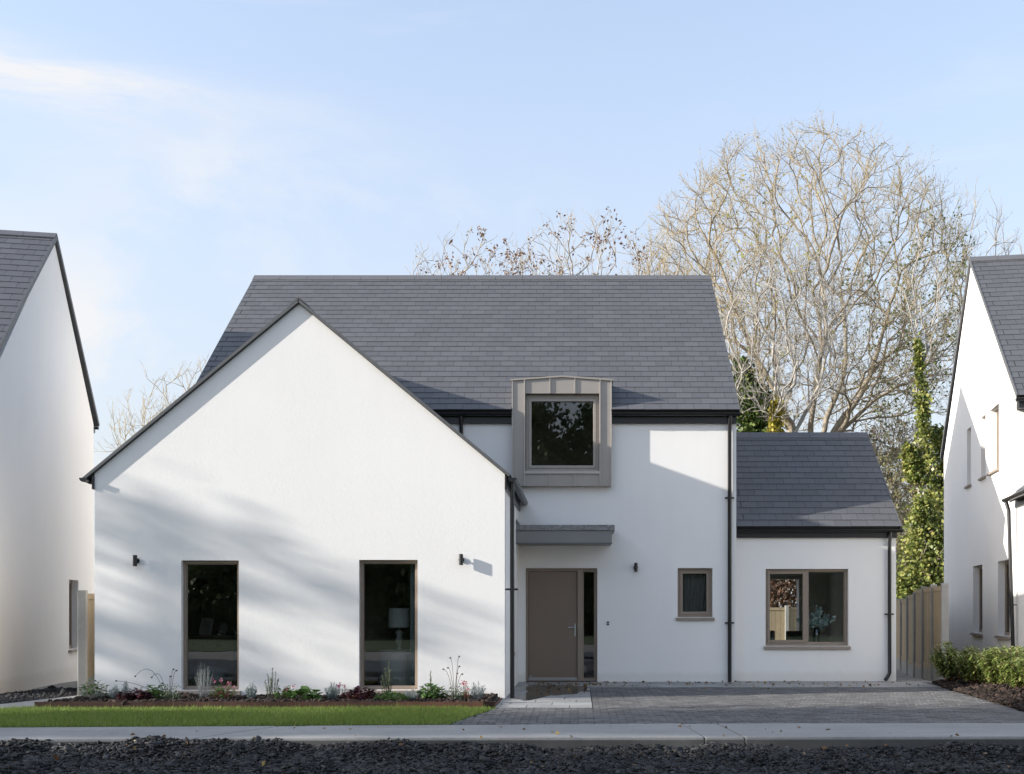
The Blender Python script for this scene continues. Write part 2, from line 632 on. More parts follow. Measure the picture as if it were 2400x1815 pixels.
def leaf_quads(P, D, size, width=0.6, fold=0.0, rng=RNG):
    """leaf-shaped quads (rhombs) at P pointing along D"""
    P = np.asarray(P, float)
    n = len(P)
    D = D / (np.linalg.norm(D, axis=1, keepdims=True) + 1e-9)
    A = rng.normal(size=(n, 3))
    S = np.cross(D, A)
    S /= np.linalg.norm(S, axis=1, keepdims=True) + 1e-9
    size = np.broadcast_to(np.asarray(size, float).reshape(-1, 1), (n, 1))
    w = size * width * 0.5
    Nn = np.cross(D, S)
    V = np.empty((n, 4, 3))
    V[:, 0] = P
    V[:, 1] = P + D * size * 0.45 + S * w + Nn * fold * size
    V[:, 2] = P + D * size
    V[:, 3] = P + D * size * 0.45 - S * w + Nn * fold * size
    F = np.arange(n * 4).reshape(n, 4)
    return V.reshape(-1, 3), F


def cat_mesh(parts):
    Vs, Fs, mis, o = [], [], [], 0
    for i, (V, F, m) in enumerate(parts):
        Vs.append(V)
        Fs.append(F + o)
        mis.append(np.full(len(F), m))
        o += len(V)
    return np.concatenate(Vs), np.concatenate(Fs), np.concatenate(mis)


def struct(name, mb, mats, **kw):
    o = obj(name, mb, mats, **kw)
    o['kind'] = 'structure'
    return o


def gz(x, y):
    """height of the bare ground"""
    t = min(1, max(0, (y - 20.5) / 7.0))
    return -0.02 - 0.28 * t * t * (3 - 2 * t)

# ------------------------------------------------------------------ ground and paving
def build_ground():
    xs = [-900, -300, -120, -60, -30, -20, -12, -8, -4, 0, 4, 8, 12, 20, 30, 60, 120, 300, 900]
    ys = [-900, -300, -100, -40, -20, -8, 0, 6, 10, 11.5, 12.6, 16, 20.5, 22, 24, 26, 28, 32, 40, 60, 120, 300, 900]

    def h(x, y):
        if y < 12:
            return -0.19
        if y <= 20.5:
            return -0.10
        return min(-0.10, gz(x, y)) - 0.02
    V = [(x, y, h(x, y)) for y in ys for x in xs]
    n = len(xs)
    F = [(j * n + i, j * n + i + 1, (j + 1) * n + i + 1, (j + 1) * n + i) for j in range(len(ys) - 1) for i in range(n - 1)]
    struct('ground', MB().add(V, F), 'earth')


build_ground()
struct('grass_verge', MB().add([(-60, -23, -.17), (60, -23, -.17), (60, -6, -.17), (-60, -6, -.17)], [(0, 1, 2, 3)]), 'lawn_soil')


def fp_back(x):
    """back edge of the footpath"""
    if x < 0:
        return 13.2 + 0.065 * x
    return 13.2 + 0.012 * x


def fp_front(x):
    if x < -4:
        return 11.72 + 0.045 * (x + 4)
    return 11.78 + 0.015 * (x + 1)


def build_footpath():
    fp = thing('footpath', (0, 12.5, 0), 'pale concrete footpath', 'footpath')
    del fp['label'], fp['category']
    fp['kind'] = 'structure'
    cuts = [-22, -14, -7.4, -4.05, -3.72, 1.35, 1.78, 7.5, 15, 24]
    for a, b in zip(cuts[:-1], cuts[1:]):
        # bays with a recessed joint between; short bays are the dished drop pieces
        short = b - a < 0.6
        top = 0.004 if not short else 0.0
        k = 0.22 if a < -3 and short else 0.0
        g = 0.008
        sk = lambda v: -0.55 if -5 < v < -2 else (0.12 if 0 < v < 3 else 0.0)
        s0, s1 = sk(a), sk(b)
        p = [(a + g + s0 * 0, fp_front(a), -0.2), (b - g, fp_front(b), -0.2), (b - g + s1 * 0, fp_back(b) - 0.012, -0.2), (a + g, fp_back(a) - 0.012, -0.2)]
        q = [(a + g, fp_front(a) + 0.02, top), (b - g, fp_front(b) + 0.02, top), (b - g - s1, fp_back(b) - 0.012, top), (a + g - s0, fp_back(a) - 0.012, top)]
        p[2] = (q[2][0], q[2][1], -0.2)
        p[3] = (q[3][0], q[3][1], -0.2)
        bay = obj('footpath_bay', MB().hexa(p + q), 'footpath_concrete', fp, bevel=0.012)
        kf = [(a + g, fp_front(a) - 0.03, -0.2), (b - g, fp_front(b) - 0.03, -0.2), (b - g, fp_front(b) - 0.002, -0.2), (a + g, fp_front(a) - 0.002, -0.2)]
        obj('kerb_face', MB().hexa(kf + [(x, y, -0.022) for x, y, z in kf]), 'kerb_stained', bay, bevel=0.006)


build_footpath()

# the drive: blocks in stretcher bond, the largest in the picture each an object
DRIVE_L = lambda y: -1.517 + (y - 13.19) * 0.1846            # left edge along the lawn
DRIVE_R = lambda y: 5.80 + (y - 13.2) * 0.083                # right edge along the planted bed


def build_drive():
    base = MB()
    base.add([(-1.9, 13.15, -0.03), (6.6, 13.15, -0.03), (6.8, 20.0, -0.03), (-1.109, 20.0, -0.03)], [(0, 1, 2, 3)])
    dr = struct('driveway', base, 'joint_sand')
    bw, bd, gap = 0.2, 0.125, 0.007
    cache = {}
    rest = MB()
    count = 0
    y = 13.21
    row = 0
    while y + bd < 19.3:
        yc = y + bd / 2
        xl = DRIVE_L(yc) if yc < 15.3 else 0.2
        xr = DRIVE_R(yc)
        x = math.floor(xl / bw) * bw - (bw / 2 if row % 2 else 0)
        while x < xr:
            a, b = max(x, xl), min(x + bw, xr)
            if b - a > 0.05:
                z = random.uniform(-0.0035, 0.0025)
                w = round(b - a - gap, 2)
                if count < 290 and yc < 14.6:
                    key = w
                    if key not in cache:
                        m = MB()
                        e = 0.006
                        d = bd - gap
                        m.add([(0, 0, -0.03), (w, 0, -0.03), (w, d, -0.03), (0, d, -0.03), (0, 0, -e), (w, 0, -e), (w, d, -e), (0, d, -e),
                               (e, e, 0), (w - e, e, 0), (w - e, d - e, 0), (e, d - e, 0)],
                              [(0, 1, 5, 4), (1, 2, 6, 5), (2, 3, 7, 6), (3, 0, 4, 7), (4, 5, 9, 8), (5, 6, 10, 9), (6, 7, 11, 10), (7, 4, 8, 11), (8, 9, 10, 11)])
                        cache[key] = m.mesh('paver', 'paver')
                    o = link('paver', cache[key], dr)
                    o.location = (a + gap / 2, y + gap / 2, z)
                    o.rotation_euler = (random.uniform(-.01, .01), random.uniform(-.008, .008), 0)
                    count += 1
                else:
                    A, B, C, D = a + gap / 2, b - gap / 2, y + gap / 2, y + bd - gap / 2
                    e = 0.006
                    rest.add([(A, C, -0.02), (B, C, -0.02), (B, D, -0.02), (A, D, -0.02), (A + e, C + e, z), (B - e, C + e, z), (B - e, D - e, z), (A + e, D - e, z)],
                             [(0, 1, 5, 4), (1, 2, 6, 5), (2, 3, 7, 6), (3, 0, 4, 7), (4, 5, 6, 7)])
            x += bw
        y += bd
        row += 1
    tag(obj('paver_field', rest, 'paver', dr), kind='stuff')


build_drive()


def build_slabs():
    base = MB()
    base.add([(-1.6, 15.26, -0.028), (0.205, 15.26, -0.028), (0.205, 20.7, -0.028), (-1.6, 20.7, -0.028)], [(0, 1, 2, 3)])
    base.add([(0.205, 19.28, -0.028), (7.0, 19.28, -0.028), (7.0, 21.0, -0.028), (0.205, 21.0, -0.028)], [(0, 1, 2, 3)])
    ap = struct('paved_apron', base, 'joint_sand')

    def slab(x0, x1, y0, y1):
        g = 0.005
        z = random.uniform(-0.003, 0.003) + 0.002
        m = MB().box(x0 + g, x1 - g, y0 + g, y1 - g, -0.04, z)
        obj('paving_slab', m, 'slab', ap)
    # entrance apron in rows of slabs
    ys = [15.3, 15.75, 16.2, 16.65, 17.1, 17.55, 18.0, 18.45, 18.9, 19.35, 19.8, 20.25, 20.62]
    for j in range(len(ys) - 1):
        x = -1.105 if ys[j] > 16.6 else -1.32 + 0.1 * (ys[j] - 15.3)
        first = True
        while x < 0.19:
            w = 0.6 if not (first and j % 2) else 0.3
            x1 = min(x + w, 0.2)
            if 0.2 - x1 < 0.12:
                x1 = 0.2
            slab(x, x1, ys[j], ys[j + 1])
            x = x1
            first = False
    ys = [19.32, 19.76, 20.2, 20.62]
    for j in range(3):
        x = 0.2
        first = True
        while x < 6.3:
            w = 0.6 if not (first and j % 2) else 0.3
            slab(x, min(x + w, 6.34), ys[j], ys[j + 1])
            x += w
            first = False
    x = 2.96
    while x < 6.6:
        slab(x, x + 0.6, 20.62, 20.82)
        x += 0.6
    # side path to the rear between the wing and the fence
    for j in range(10):
        y0 = 20.82 + j * 0.6
        zz = gz(0, y0 + 0.3) + 0.03
        m = MB().hexa([(6.0, y0 + .005, zz - .1), (6.62 + j * .1, y0 + .005, zz - .1), (6.7 + j * .1, y0 + .595, zz - .12), (6.0, y0 + .595, zz - .12),
                       (6.0, y0 + .005, zz), (6.62 + j * .1, y0 + .005, zz), (6.7 + j * .1, y0 + .595, zz - .02), (6.0, y0 + .595, zz - .02)])
        obj('paving_slab', m, 'slab', ap)
    # wet film left on the slabs by the door
    pts = []
    n = 60
    for k in range(n):
        a = 2 * math.pi * k / n
        r = 1 + 0.18 * math.sin(3 * a + 1) + 0.12 * math.sin(7 * a) + 0.08 * math.sin(13 * a + 2)
        x = -0.42 + 0.56 * r * math.cos(a)
        y = 18.6 + 1.75 * r * math.sin(a)
        if y < 18.2:
            x += (18.2 - y) * -0.22
        pts.append((max(-1.0, min(x, 0.15)), min(y, 20.6), 0.0062))
    c = (-0.45, 18.7, 0.0062)
    struct('puddle', MB().add(pts + [c], [(k, (k + 1) % n, n) for k in range(n)]), 'water_film')


build_slabs()


def build_side_path():
    m = MB()
    m.hexa([(-8.5, 14.9, -.1), (-7.47, 15.32, -.1), (-7.33, 18.6, -.14), (-7.86, 18.6, -.14),
            (-8.5, 14.9, .002), (-7.47, 15.32, .002), (-7.33, 18.6, -.03), (-7.86, 18.6, -.03)])
    struct('side_path', m, 'footpath_concrete')
    # dark gravel strip against the neighbour's wall
    b = struct('gravel_strip', MB().hexa([(-10.4, 15.2, -.15), (-8.45, 15.0, -.15), (-7.9, 19.4, -.2), (-10.4, 24, -.3),
                                        (-10.4, 15.2, -.03), (-8.45, 15.0, -.03), (-7.9, 19.4, -.06), (-10.4, 24, -.2)]), 'soil')


build_side_path()


def scatter_chunks(name, mat, n, fx, size, flat, parent=None, seed=1, zjit=0.02):
    """loose angular pieces: eight-cornered blocks, each one distorted and turned"""
    rng = np.random.default_rng(seed)
    P = fx(rng, n)
    n = len(P)
    base = np.array([(-1, -1, -1), (1, -1, -1), (1, 1, -1), (-1, 1, -1), (-1, -1, 1), (1, -1, 1), (1, 1, 1), (-1, 1, 1)], float) * 0.5
    s = rng.lognormal(math.log(size), 0.42, n)
    S = np.stack([s * rng.uniform(0.7, 1.4, n), s * rng.uniform(0.5, 1.0, n), s * flat * rng.uniform(0.5, 1.3, n)], 1)
    V = base[None] * S[:, None, :] * rng.uniform(0.55, 1.25, (n, 8, 3))
    a = rng.uniform(0, 2 * math.pi, n)
    tx = rng.normal(0, 0.38, n)
    ty = rng.normal(0, 0.38, n)
    ca, sa, cx, sx, cy, sy = np.cos(a), np.sin(a), np.cos(tx), np.sin(tx), np.cos(ty), np.sin(ty)
    y1 = V[..., 1] * cx[:, None] - V[..., 2] * sx[:, None]
    z1 = V[..., 1] * sx[:, None] + V[..., 2] * cx[:, None]
    x2 = V[..., 0] * cy[:, None] + z1 * sy[:, None]
    z2 = -V[..., 0] * sy[:, None] + z1 * cy[:, None]
    X = x2 * ca[:, None] - y1 * sa[:, None]
    Y = x2 * sa[:, None] + y1 * ca[:, None]
    V = np.stack([X, Y, z2], -1) + P[:, None, :]
    V[..., 2] += rng.uniform(-0.2, 1, (n, 1)) * zjit
    f = np.array([(0, 3, 2, 1), (4, 5, 6, 7), (0, 1, 5, 4), (1, 2, 6, 5), (2, 3, 7, 6), (3, 0, 4, 7)])
    F = (f[None] + (np.arange(n) * 8)[:, None, None]).reshape(-1, 4)
    o = link(name, np_mesh(name, V.reshape(-1, 3), F, mat), parent)
    o['kind'] = 'stuff'
    return o


def chip_height(x, y):
    """loose slate heaped against the footpath on the left"""
    kerb = 11.74 + 0.02 * x
    left = 1 / (1 + np.exp((x + 1.6) * 1.6))
    up = np.clip((y - 10.9) / 0.8, 0, 1)
    z = -0.13 + left * 0.105 * up + (1 - left) * 0.035 * up
    z = z + 0.022 * np.sin(x * 2.3 + y * 3.1) + 0.018 * np.sin(x * 5.1 - y * 2.2) + 0.012 * np.sin(x * 9.7 + 1) 
    return z


def build_chips():
    xs = np.linspace(-9, 9, 120)
    ys = np.linspace(7.5, 11.82, 30)
    X, Y = np.meshgrid(xs, ys)
    Z = chip_height(X, Y) - 0.012
    V = np.stack([X, Y, Z], -1).reshape(-1, 3)
    n = len(xs)
    F = [(j * n + i, j * n + i + 1, (j + 1) * n + i + 1, (j + 1) * n + i) for j in range(len(ys) - 1) for i in range(n - 1)]
    o = link('roadside_earth', np_mesh('roadside_earth', V, F, 'soil', smooth=True))
    o['kind'] = 'structure'

    def fx(rng, n):
        x = rng.uniform(-7.5, 6.5, n)
        y = 11.72 - rng.uniform(0, 1, n) ** 0.9 * 3.0
        k = rng.uniform(0, 1, n) < np.where(x > 2.2, 0.55, 1.0)
        x, y = x[k], y[k]
        y = np.minimum(y, 11.70 + 0.02 * x + np.where(x < -1.5, 0.05, 0.0))
        return np.stack([x, y, chip_height(x, y)], 1)
    o = scatter_chunks('slate_chips', 'chip', 70000, fx, 0.029, 0.3, seed=3)
    tag(o, 'loose dark slate chippings strewn along the roadside', 'slate chippings')

    def fy(rng, n):
        x = rng.uniform(-6.0, 6.5, n)
        k = rng.uniform(0, 1, n) < np.where(x > 1.8, 1.0, 0.35)
        x = x[k]
        y = 11.74 - rng.uniform(0, 1, len(x)) * 2.6
        return np.stack([x, y, chip_height(x, y)], 1)
    o = scatter_chunks('slate_grit', 'chip', 30000, fy, 0.016, 0.6, seed=4, zjit=0.008)
    tag(o, 'fine dark grit between the slate chippings', 'grit')

    def fg(rng, n):
        y = rng.uniform(15.1, 20, n)
        x = np.where(True, -8.45 + (y - 15) * 0.10, 0) - rng.uniform(0, 1, n) * 1.5
        z = -0.03 - (y - 15) * 0.012
        return np.stack([x, y, z], 1)
    o = scatter_chunks('dark_gravel', 'dark_gravel', 9000, fg, 0.03, 0.6, seed=5)
    tag(o, 'dark gravel strip at the foot of the left neighbour wall', 'gravel')


build_chips()


def build_lawn():
    m = MB()
    m.hexa([(-22, 11.9, -.12), (-1.54, fp_back(-1.54) + .02, -.12), (-1.16, 15.24, -.12), (-22, 15.24, -.12),
            (-22, 11.8 + .02, -.01), (-1.56, fp_back(-1.56) + .03, -.01), (-1.16, 15.24, .0), (-22, 15.24, .0)])
    struct('lawn', m, 'lawn_soil')
    rng = np.random.default_rng(11)
    n = 95000
    x = -9.6 + 8.5 * rng.uniform(0, 1, n)
    y = rng.uniform(12.5, 15.25, n)
    fb = np.where(x < 0, 13.2 + 0.065 * x, 13.2)
    edge = -1.517 + (y - 13.19) * 0.1846
    k = (y > fb + 0.03 + np.abs(rng.normal(0, .025, n))) & (x < edge - 0.02 + rng.normal(0, 0.03, n)) & ~((y > 14.3) & (x < -8.5 + (y - 14.3) * 1.0))
    x, y = x[k], y[k]
    n = len(x)
    P = np.stack([x, y, np.full(n, -0.005)], 1)
    patch = np.sin(x * 1.7 + y) * np.sin(x * 0.6 - y * 2.1)
    hgt = rng.lognormal(math.log(.042), .32, n) * (1 + 0.22 * patch)
    D = np.stack([rng.normal(0, .35, n), rng.normal(0, .35, n), np.ones(n)], 1)
    D /= np.linalg.norm(D, axis=1, keepdims=True)
    a = rng.uniform(0, math.pi, n)
    S = np.stack([np.cos(a), np.sin(a), np.zeros(n)], 1) * rng.uniform(0.0025, 0.005, (n, 1))
    V = np.empty((n, 3, 3))
    V[:, 0] = P - S
    V[:, 1] = P + S
    V[:, 2] = P + D * hgt[:, None]
    o = link('lawn_grass', np_mesh('lawn_grass', V.reshape(-1, 3), np.arange(n * 3).reshape(n, 3), 'grass_blade'))
    tag(o, 'short green lawn grass in front of the flower bed', 'grass', kind='stuff')


build_lawn()


def build_beds():
    # rusty steel edging in front of the long flower bed
    e = thing('bed_edging', (-4.3, 15.28, 0), 'rusty brown steel edging holding the long flower bed', 'edging')
    cuts = [-7.48, -5.95, -3.9, -2.5, -1.30]
    for a, b in zip(cuts[:-1], cuts[1:]):
        obj('edging_plate', MB().box(a, b - 0.004, 15.26, 15.285, -.05, .085), 'corten', e)
    obj('edging_plate', MB().hexa([(-1.30, 15.26, -.05), (-1.15, 15.30, -.05), (-1.15, 15.33, -.05), (-1.30, 15.285, -.05),
                                  (-1.30, 15.26, .086), (-1.15, 15.30, .086), (-1.15, 15.33, .086), (-1.30, 15.285, .086)]), 'corten', e)
    obj('edging_plate', MB().box(-1.175, -1.15, 15.33, 16.76, -.05, .02), 'corten', e)
    m = MB().hexa([(-7.46, 15.285, -.08), (-1.18, 15.285, -.08), (-1.18, 16.76, -.08), (-7.3, 16.76, -.08),
                   (-7.46, 15.285, .05), (-1.18, 15.285, .04), (-1.18, 16.76, .035), (-7.3, 16.76, .06)])
    struct('flower_bed', m, 'soil')

    def fx(rng, n):
        x = rng.uniform(-7.4, -1.22, n)
        y = rng.uniform(15.3, 16.7, n)
        z = 0.055 + 0.015 * np.sin(x * 4) * np.sin(y * 5)
        return np.stack([x, y, z], 1)
    o = scatter_chunks('bark_mulch', 'mulch', 7000, fx, 0.035, 0.4, seed=8)
    tag(o, 'dark bark mulch covering the long flower bed', 'mulch')

    # planted bed on the right
    m = MB().hexa([(6.34, 19.6, -.1), (5.82, 13.3, -.1), (14, 13.3, -.1), (14, 20.3, -.1),
                   (6.36, 19.6, .02), (5.84, 13.3, .02), (14, 13.3, .12), (14, 20.3, .12)])
    struct('planted_bed', m, 'soil')

    def fy(rng, n):
        y = rng.uniform(13.3, 19.9, n)
        l = 5.80 + (y - 13.2) * 0.083
        t = rng.uniform(0, 1, n) ** 1.4
        x = l + t * 2.2
        z = 0.02 + 0.11 * np.clip(t * 3, 0, 1) + 0.02 * np.sin(y * 3.3)
        return np.stack([x, y, z], 1)
    o = scatter_chunks('bark_mulch', 'mulch', 13000, fy, 0.036, 0.4, seed=9, zjit=0.03)
    tag(o, 'dark bark mulch under the leafy shrubs at the right edge', 'mulch')


build_beds()

# ------------------------------------------------------------------ house parts
SLATES_LEFT = 0


def slate_mesh(cache, w, ln):
    key = (round(w, 2), round(ln, 2))
    if key in cache:
        return cache[key]
    w, ln = key
    t = 0.005
    v = [(0, 0, 0.007), (w, 0, 0.007), (w, ln, 0.0), (0, ln, 0.0), (0, 0, 0.007 + t), (w, 0, 0.007 + t), (w, ln, t * 0.6), (0, ln, t * 0.6)]
    m = MB()
    m.add(v, [(4, 5, 6, 7)], 0)
    m.v = [tuple(p) for p in v]
    m.f = [(4, 5, 6, 7), (0, 1, 5, 4), (1, 2, 6, 5), (3, 0, 4, 7), (0, 3, 2, 1)]
    m.mi = [0, 1, 1, 1, 1]
    cache[key] = m.mesh('slate', ['slate', 'slate_edge'])
    return cache[key]


def slate_roof(roof, P0, U, Vv, L, gauge, sw, intervals, budget, skip=None):
    """rows of lapped slates on a slope; the first `budget` ones are objects, the rest one joined part"""
    U, Vv = Vector(U).normalized(), Vector(Vv).normalized()
    Nn = U.cross(Vv).normalized()
    M0 = Matrix((U, Vv, Nn)).transposed().to_4x4()
    M0.translation = Vector(P0)
    cache = {}
    rest = MB()
    rows = int(round(L / gauge))
    g = L / rows
    cnt = 0
    gap = 0.009
    for r in range(rows):
        v = r * g
        ln = min(g * 1.13, L - v)
        for (a, b) in intervals(v + g * 0.5, r):
            x = math.floor(a / sw) * sw - (sw / 2 if r % 2 else 0)
            while x < b:
                p, q = max(x, a), min(x + sw, b)
                if q - p > 0.03:
                    j = random.uniform(-0.0025, 0.0025)
                    Mx = M0 @ Matrix.Translation((p + gap / 2, v + j, random.uniform(0, 0.0015))) @ Matrix.Rotation(random.uniform(-.004, .004), 4, 'Y')
                    if cnt < budget and not (skip and skip(p, v)):
                        o = link('slate', slate_mesh(cache, q - p - gap, ln), roof)
                        o.matrix_basis = Mx
                        cnt += 1
                    else:
                        me = slate_mesh(cache, q - p - gap, ln)
                        vv = [tuple(Mx @ k.co) for k in me.vertices]
                        o0 = len(rest.v)
                        rest.v += vv
                        for f in me.polygons:
                            rest.f.append(tuple(i + o0 for i in f.vertices))
                            rest.mi.append(f.material_index)
                x += sw
    if rest.v:
        me = bpy.data.meshes.new('slate_field')
        me.from_pydata(rest.v, [], rest.f)
        me.materials.append(MATS['slate'])
        me.materials.append(MATS['slate_edge'])
        me.polygons.foreach_set('material_index', rest.mi)
        tag(link('slate_field', me, roof), kind='stuff')


def ridge_tiles(roof, A, B, w, pitch, n, mat='ridge_tile', drop=0.0):
    """angular ridge cappings laid end to end"""
    A, B = Vector(A), Vector(B)
    d = (B - A).normalized()
    s = d.cross(Vector((0, 0, 1))).normalized()
    L = (B - A).length
    dz = w * math.tan(pitch)
    for i in range(n):
        p = A + d * (L * i / n + 0.003)
        q = A + d * (L * (i + 1) / n - 0.003)
        m = MB()
        t = 0.022
        prof = [(-w, -dz), (0, 0), (w, -dz), (w, -dz + t), (0, t + 0.006), (-w, -dz + t)]
        lift = 0.028
        v = [tuple(p + s * a + Vector((0, 0, b + lift))) for a, b in prof] + [tuple(q + s * a + Vector((0, 0, b + lift))) for a, b in prof]
        f = [(k, (k + 1) % 6, (k + 1) % 6 + 6, k + 6) for k in range(6)] + [(0, 1, 4, 5), (1, 2, 3, 4), (6, 11, 10, 7), (7, 10, 9, 8)]
        m.add(v, f)
        obj('ridge_tile', m, mat, roof)


def gutter(parent, A, B, r=0.058, brackets=5, name='gutter'):
    A, B = Vector(A), Vector(B)
    d = (B - A).normalized()
    s = d.cross(Vector((0, 0, 1))).normalized()
    n = 10
    prof = [(math.cos(math.pi + math.pi * k / n) * r, math.sin(math.pi + math.pi * k / n) * r) for k in range(n + 1)]
    prof += [(x * 0.9, y * 0.9) for x, y in reversed(prof)]
    k = len(prof)
    v = [tuple(A + s * x + Vector((0, 0, z))) for x, z in prof] + [tuple(B + s * x + Vector((0, 0, z))) for x, z in prof]
    f = [(i, (i + 1) % k, (i + 1) % k + k, i + k) for i in range(k)]
    m = MB().add(v, f)
    for P in (A, B):
        c = [tuple(P + s * x + Vector((0, 0, z))) for x, z in prof[:n + 1]]
        m.add(c, [tuple(range(n + 1))])
    g = obj(name, m, 'black_plastic', parent)
    for i in range(brackets):
        P = A.lerp(B, (i + 0.5) / brackets)
        m = MB()
        pr = [(x * 1.14, z * 1.14) for x, z in prof[:n + 1]]
        q = [(x * 1.0, z * 1.0) for x, z in prof[:n + 1]]
        w = d * 0.014
        vv = [tuple(P + s * x + Vector((0, 0, z)) + w * e) for e in (-1, 1) for x, z in pr]
        ff = [(j, j + 1, j + 1 + n + 1, j + n + 1) for j in range(n)]
        m.add(vv, ff)
        obj('bracket', m, 'black_plastic', g)
    return g


def downpipe(parent, pts, r=0.034, clips=()):
    p = obj('downpipe', MB().tube(pts, r, 14), 'black_plastic', parent, smooth=True)
    md = p.modifiers.new('split', 'EDGE_SPLIT')
    md.split_angle = R(50)
    for (x, y, z) in clips:
        m = MB().tube([(x, y, z - 0.015), (x, y, z + 0.015)], r * 1.22, 14)
        m.box(x - 0.085, x + 0.085, y + 0.01, y + 0.035, z - 0.014, z + 0.014)
        obj('clip', m, 'black_plastic', p)
    return p


def window(parent, M, x0, x1, z0, z1, recess=0.10, fw=0.055, lights=None, sash=None, sill=True, sill_out=0.045, frame='taupe_frame', sill_h=0.06, fd=0.07, sill_x=0.035):
    """window in local coordinates: x along the wall, y into the house, z up.
    lights: list of glass rectangles; sash: list of opening casement rectangles"""
    if lights is None:
        lights = [(x0 + fw, x1 - fw, z0 + fw, z1 - fw)]
    holes = [rect(a, b, c, d) for a, b, c, d in lights]
    w = obj('window', MB(M).holed(rect(x0 + .002, x1 - .002, z0 + .002, z1 - .002), holes, recess, recess + fd), frame, parent, bevel=0.004)
    for (a, b, c, d) in lights:
        is_sash = sash and (a, b, c, d) in sash
        if is_sash:
            t = 0.05
            obj('sash', MB(M).holed(rect(a - .012, b + .012, c - .012, d + .012), [rect(a + t - .012, b - t + .012, c + t - .012, d - t + .012)], recess - 0.014, recess + fd * 0.8), frame, w, bevel=0.004)
        obj('pane', MB(M).add([(a - .005, recess + fd * .55, c - .005), (b + .005, recess + fd * .55, c - .005), (b + .005, recess + fd * .55, d + .005), (a - .005, recess + fd * .55, d + .005)], [(0, 1, 2, 3)]), 'glass', w)
        # glazing bead
        bd = 0.012
        if not is_sash:
            obj('bead', MB(M).holed(rect(a - .001, b + .001, c - .001, d + .001), [rect(a + bd, b - bd, c + bd, d - bd)], recess + fd * .32, recess + fd * .5), frame, w)
    if sill:
        obj('sill', MB(M).hexa([(x0 - sill_x, -sill_out, z0 - sill_h), (x1 + sill_x, -sill_out, z0 - sill_h), (x1 + sill_x, recess + .02, z0 - sill_h), (x0 - sill_x, recess + .02, z0 - sill_h),
                                (x0 - sill_x, -sill_out, z0 - .012), (x1 + sill_x, -sill_out, z0 - .012), (x1 + sill_x, recess + .02, z0 + .004), (x0 - sill_x, recess + .02, z0 + .004)]), 'sill_stone', w, bevel=0.004)
    return w


def face_y(y):
    return Matrix.Translation((0, y, 0))


def face_x(x, sign):
    """wall standing at world x, local x runs along y; sign -1 faces -x, +1 faces +x"""
    if sign > 0:
        return Matrix(((0, -1, 0, x), (1, 0, 0, 0), (0, 0, 1, 0), (0, 0, 0, 1)))
    return Matrix(((0, 1, 0, x), (1, 0, 0, 0), (0, 0, 1, 0), (0, 0, 0, 1)))


def roof_slab(E0, E1, R0, R1, t):
    """slab whose top face runs from eave E0-E1 up to ridge R0-R1"""
    E0, E1, R0, R1 = map(Vector, (E0, E1, R0, R1))
    n = (E1 - E0).cross(R0 - E0).normalized()
    if n.z < 0:
        n = -n
    lo = [p - n * t for p in (E0, E1, R1, R0)]
    return [tuple(p) for p in lo] + [tuple(p) for p in (E0, E1, R1, R0)]


# ------------------------------------------------------------------ the house
GX0, GX1, GY = -7.31, -1.109, 16.77
GC, GTOP, GSL = -4.215, 6.02, 0.829
MX0, MX1, MY = -7.25, 2.94, 20.63
EY, EZ, RY, RZ = 20.45, 5.03, 25.0, 8.82
WY, WX1 = 20.83, 5.97
MSL = (RZ - EZ) / (RY - EY)


